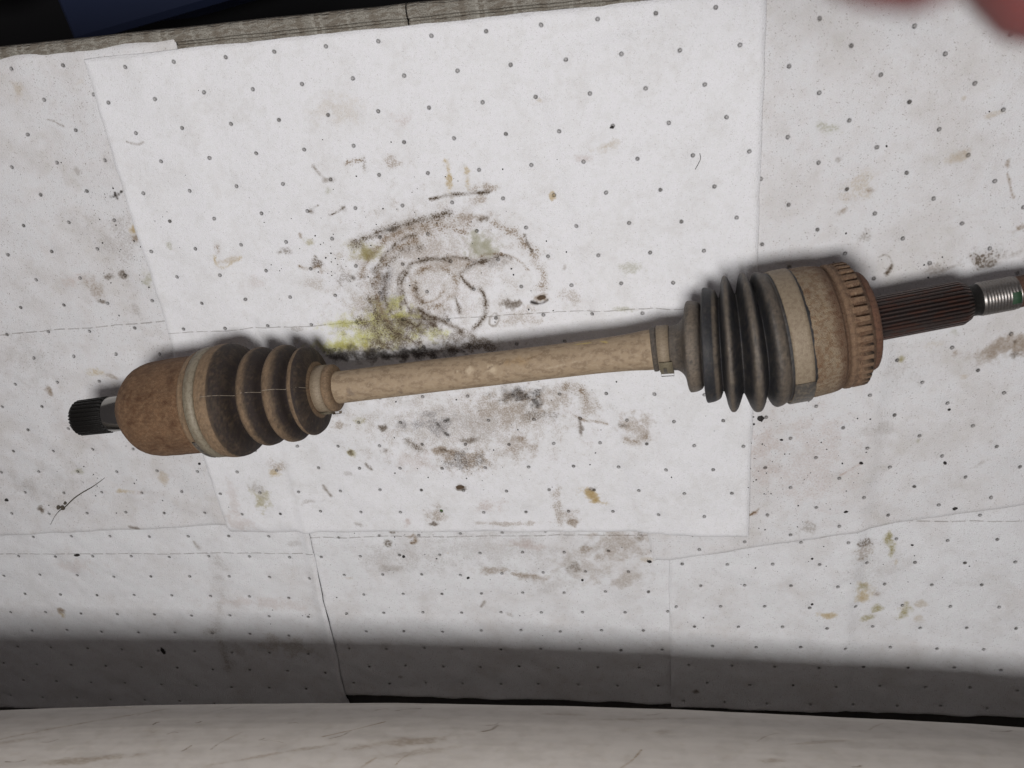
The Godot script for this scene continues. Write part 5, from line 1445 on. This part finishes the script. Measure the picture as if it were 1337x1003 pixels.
# ------------------------------------------------------------------ the hand that strays into the picture
func build_person() -> void:
	var cb := Basis(Vector3(0.985411, -0.140459, 0.096103), Vector3(0.025059, -0.438783, -0.898244), Vector3(0.168335, 0.887548, -0.428862)).orthonormalized()
	var eye := Vector3(0.10789, 0.56887, -0.27488)
	var who := thing("person", "blurred reddish fingertips of a person reaching into the top right corner", "person", eye + cb * Vector3(0.125, 0.130, -0.05))
	var bones := []
	var wrist := Vector3(0.125, 0.130, -0.05)
	var chain := func(pts: Array, radii: Array) -> void:
		for k in pts.size() - 1:
			bones.append([pts[k], pts[k + 1], radii[k], radii[k + 1]])
	chain.call([Vector3(0.068, 0.080, -0.050), Vector3(0.047, 0.060, -0.044), Vector3(0.033, 0.043, -0.044), Vector3(0.0222, 0.0268, -0.045)], [0.0095, 0.0082, 0.0073, 0.0066])
	chain.call([Vector3(0.086, 0.068, -0.062), Vector3(0.067, 0.052, -0.062), Vector3(0.053, 0.041, -0.061), Vector3(0.0396, 0.0316, -0.058)], [0.0098, 0.0088, 0.0082, 0.0078])
	chain.call([Vector3(0.100, 0.056, -0.073), Vector3(0.082, 0.046, -0.079), Vector3(0.068, 0.044, -0.078), Vector3(0.061, 0.044, -0.070)], [0.0094, 0.0082, 0.0074, 0.0066])
	chain.call([Vector3(0.112, 0.044, -0.080), Vector3(0.097, 0.036, -0.087), Vector3(0.085, 0.033, -0.085), Vector3(0.079, 0.034, -0.079)], [0.0085, 0.0072, 0.0064, 0.0058])
	chain.call([wrist + Vector3(-0.012, -0.010, 0.006), Vector3(0.094, 0.108, -0.036), Vector3(0.074, 0.098, -0.028), Vector3(0.058, 0.088, -0.026)], [0.0150, 0.0125, 0.0102, 0.0085])
	for kn in [Vector3(0.068, 0.080, -0.050), Vector3(0.086, 0.068, -0.062), Vector3(0.100, 0.056, -0.073), Vector3(0.112, 0.044, -0.080)]:
		bones.append([wrist, kn, 0.0165, 0.0105])
	bones.append([wrist, Vector3(0.175, 0.215, -0.045), 0.0235, 0.0300])
	var st := SurfaceTool.new()
	st.begin(Mesh.PRIMITIVE_TRIANGLES)
	nets(st, bones, 0.003, 0.005, func(v: Vector3) -> Vector3: return cb * (v - wrist))
	var skin := StandardMaterial3D.new()
	skin.albedo_color = lin(0.105, 0.030, 0.028)
	skin.roughness = 0.55
	skin.subsurf_scatter_enabled = true
	skin.subsurf_scatter_strength = 0.15
	part("hand", st.commit(), skin, who)
	var sp := []
	var sr := []
	for k in 9:
		sp.append(cb * (Vector3(0.146, 0.166, -0.048).lerp(Vector3(0.205, 0.265, -0.043), k / 8.0) - wrist))
		sr.append(0.033 + 0.0012 * sin(k * 2.3) + k * 0.0006)
	part("sleeve", tube(sp, sr, 28), plain(Color(0.03, 0.032, 0.04), 0.95), who)


func nets(st: SurfaceTool, bones: Array, cell: float, blend: float, place: Callable) -> void:
	var lo := Vector3.ONE * 1e9
	var hi := -lo
	for b in bones:
		for e in 2:
			lo = lo.min(b[e] - Vector3.ONE * (b[2 + e] + 0.012))
			hi = hi.max(b[e] + Vector3.ONE * (b[2 + e] + 0.012))
	var nx := int((hi.x - lo.x) / cell) + 2
	var ny := int((hi.y - lo.y) / cell) + 2
	var nz := int((hi.z - lo.z) / cell) + 2
	var f := PackedFloat32Array()
	f.resize(nx * ny * nz)
	f.fill(1.0)
	for b in bones:
		var a: Vector3 = b[0]
		var ab: Vector3 = b[1] - a
		var l2 := ab.length_squared()
		var m := maxf(b[2], b[3]) + blend * 2.0
		var p0: Vector3 = ((a.min(b[1]) - Vector3.ONE * m - lo) / cell).floor()
		var p1: Vector3 = ((a.max(b[1]) + Vector3.ONE * m - lo) / cell).ceil()
		for z in range(maxi(0, int(p0.z)), mini(nz, int(p1.z) + 1)):
			for y in range(maxi(0, int(p0.y)), mini(ny, int(p1.y) + 1)):
				for x in range(maxi(0, int(p0.x)), mini(nx, int(p1.x) + 1)):
					var p := lo + Vector3(x, y, z) * cell
					var t := clampf((p - a).dot(ab) / l2, 0.0, 1.0)
					var d := (p - a - ab * t).length() - lerpf(b[2], b[3], t)
					var i := (z * ny + y) * nx + x
					var o := f[i]
					var k := clampf(0.5 + 0.5 * (o - d) / blend, 0.0, 1.0)
					f[i] = lerpf(o, d, k) - blend * k * (1.0 - k) * 0.6 if o < 0.5 else d
	var at := {}
	var count := 0
	var step := [0, 1, nx, nx + 1, nx * ny, nx * ny + 1, nx * ny + nx, nx * ny + nx + 1]
	var corner := [Vector3(0, 0, 0), Vector3(1, 0, 0), Vector3(0, 1, 0), Vector3(1, 1, 0), Vector3(0, 0, 1), Vector3(1, 0, 1), Vector3(0, 1, 1), Vector3(1, 1, 1)]
	var edges := [[0, 1], [2, 3], [4, 5], [6, 7], [0, 2], [1, 3], [4, 6], [5, 7], [0, 4], [1, 5], [2, 6], [3, 7]]
	for z in nz - 1:
		for y in ny - 1:
			for x in nx - 1:
				var i := (z * ny + y) * nx + x
				var neg := 0
				for k in 8:
					if f[i + step[k]] < 0.0:
						neg += 1
				if neg == 0 or neg == 8:
					continue
				var sum := Vector3.ZERO
				var n := 0
				for e in edges:
					var va := f[i + step[e[0]]]
					var vb := f[i + step[e[1]]]
					if (va < 0.0) != (vb < 0.0):
						sum += corner[e[0]].lerp(corner[e[1]], va / (va - vb))
						n += 1
				st.set_uv(Vector2.ZERO)
				st.add_vertex(place.call(lo + (Vector3(x, y, z) + sum / n) * cell))
				at[i] = count
				count += 1
	for i in at:
		var va := f[i]
		for ax in 3:
			var s: int = [1, nx, nx * ny][ax]
			var u: int = [nx, nx * ny, 1][ax]
			var v: int = [nx * ny, 1, nx][ax]
			var vb := f[i + s]
			if (va < 0.0) == (vb < 0.0):
				continue
			if not (at.has(i - u) and at.has(i - v) and at.has(i - u - v)):
				continue
			var q := [at[i], at[i - u], at[i - u - v], at[i - v]]
			if va < 0.0:
				q.reverse()
			for k in [0, 1, 2, 0, 2, 3]:
				st.add_index(q[k])
	st.generate_normals()
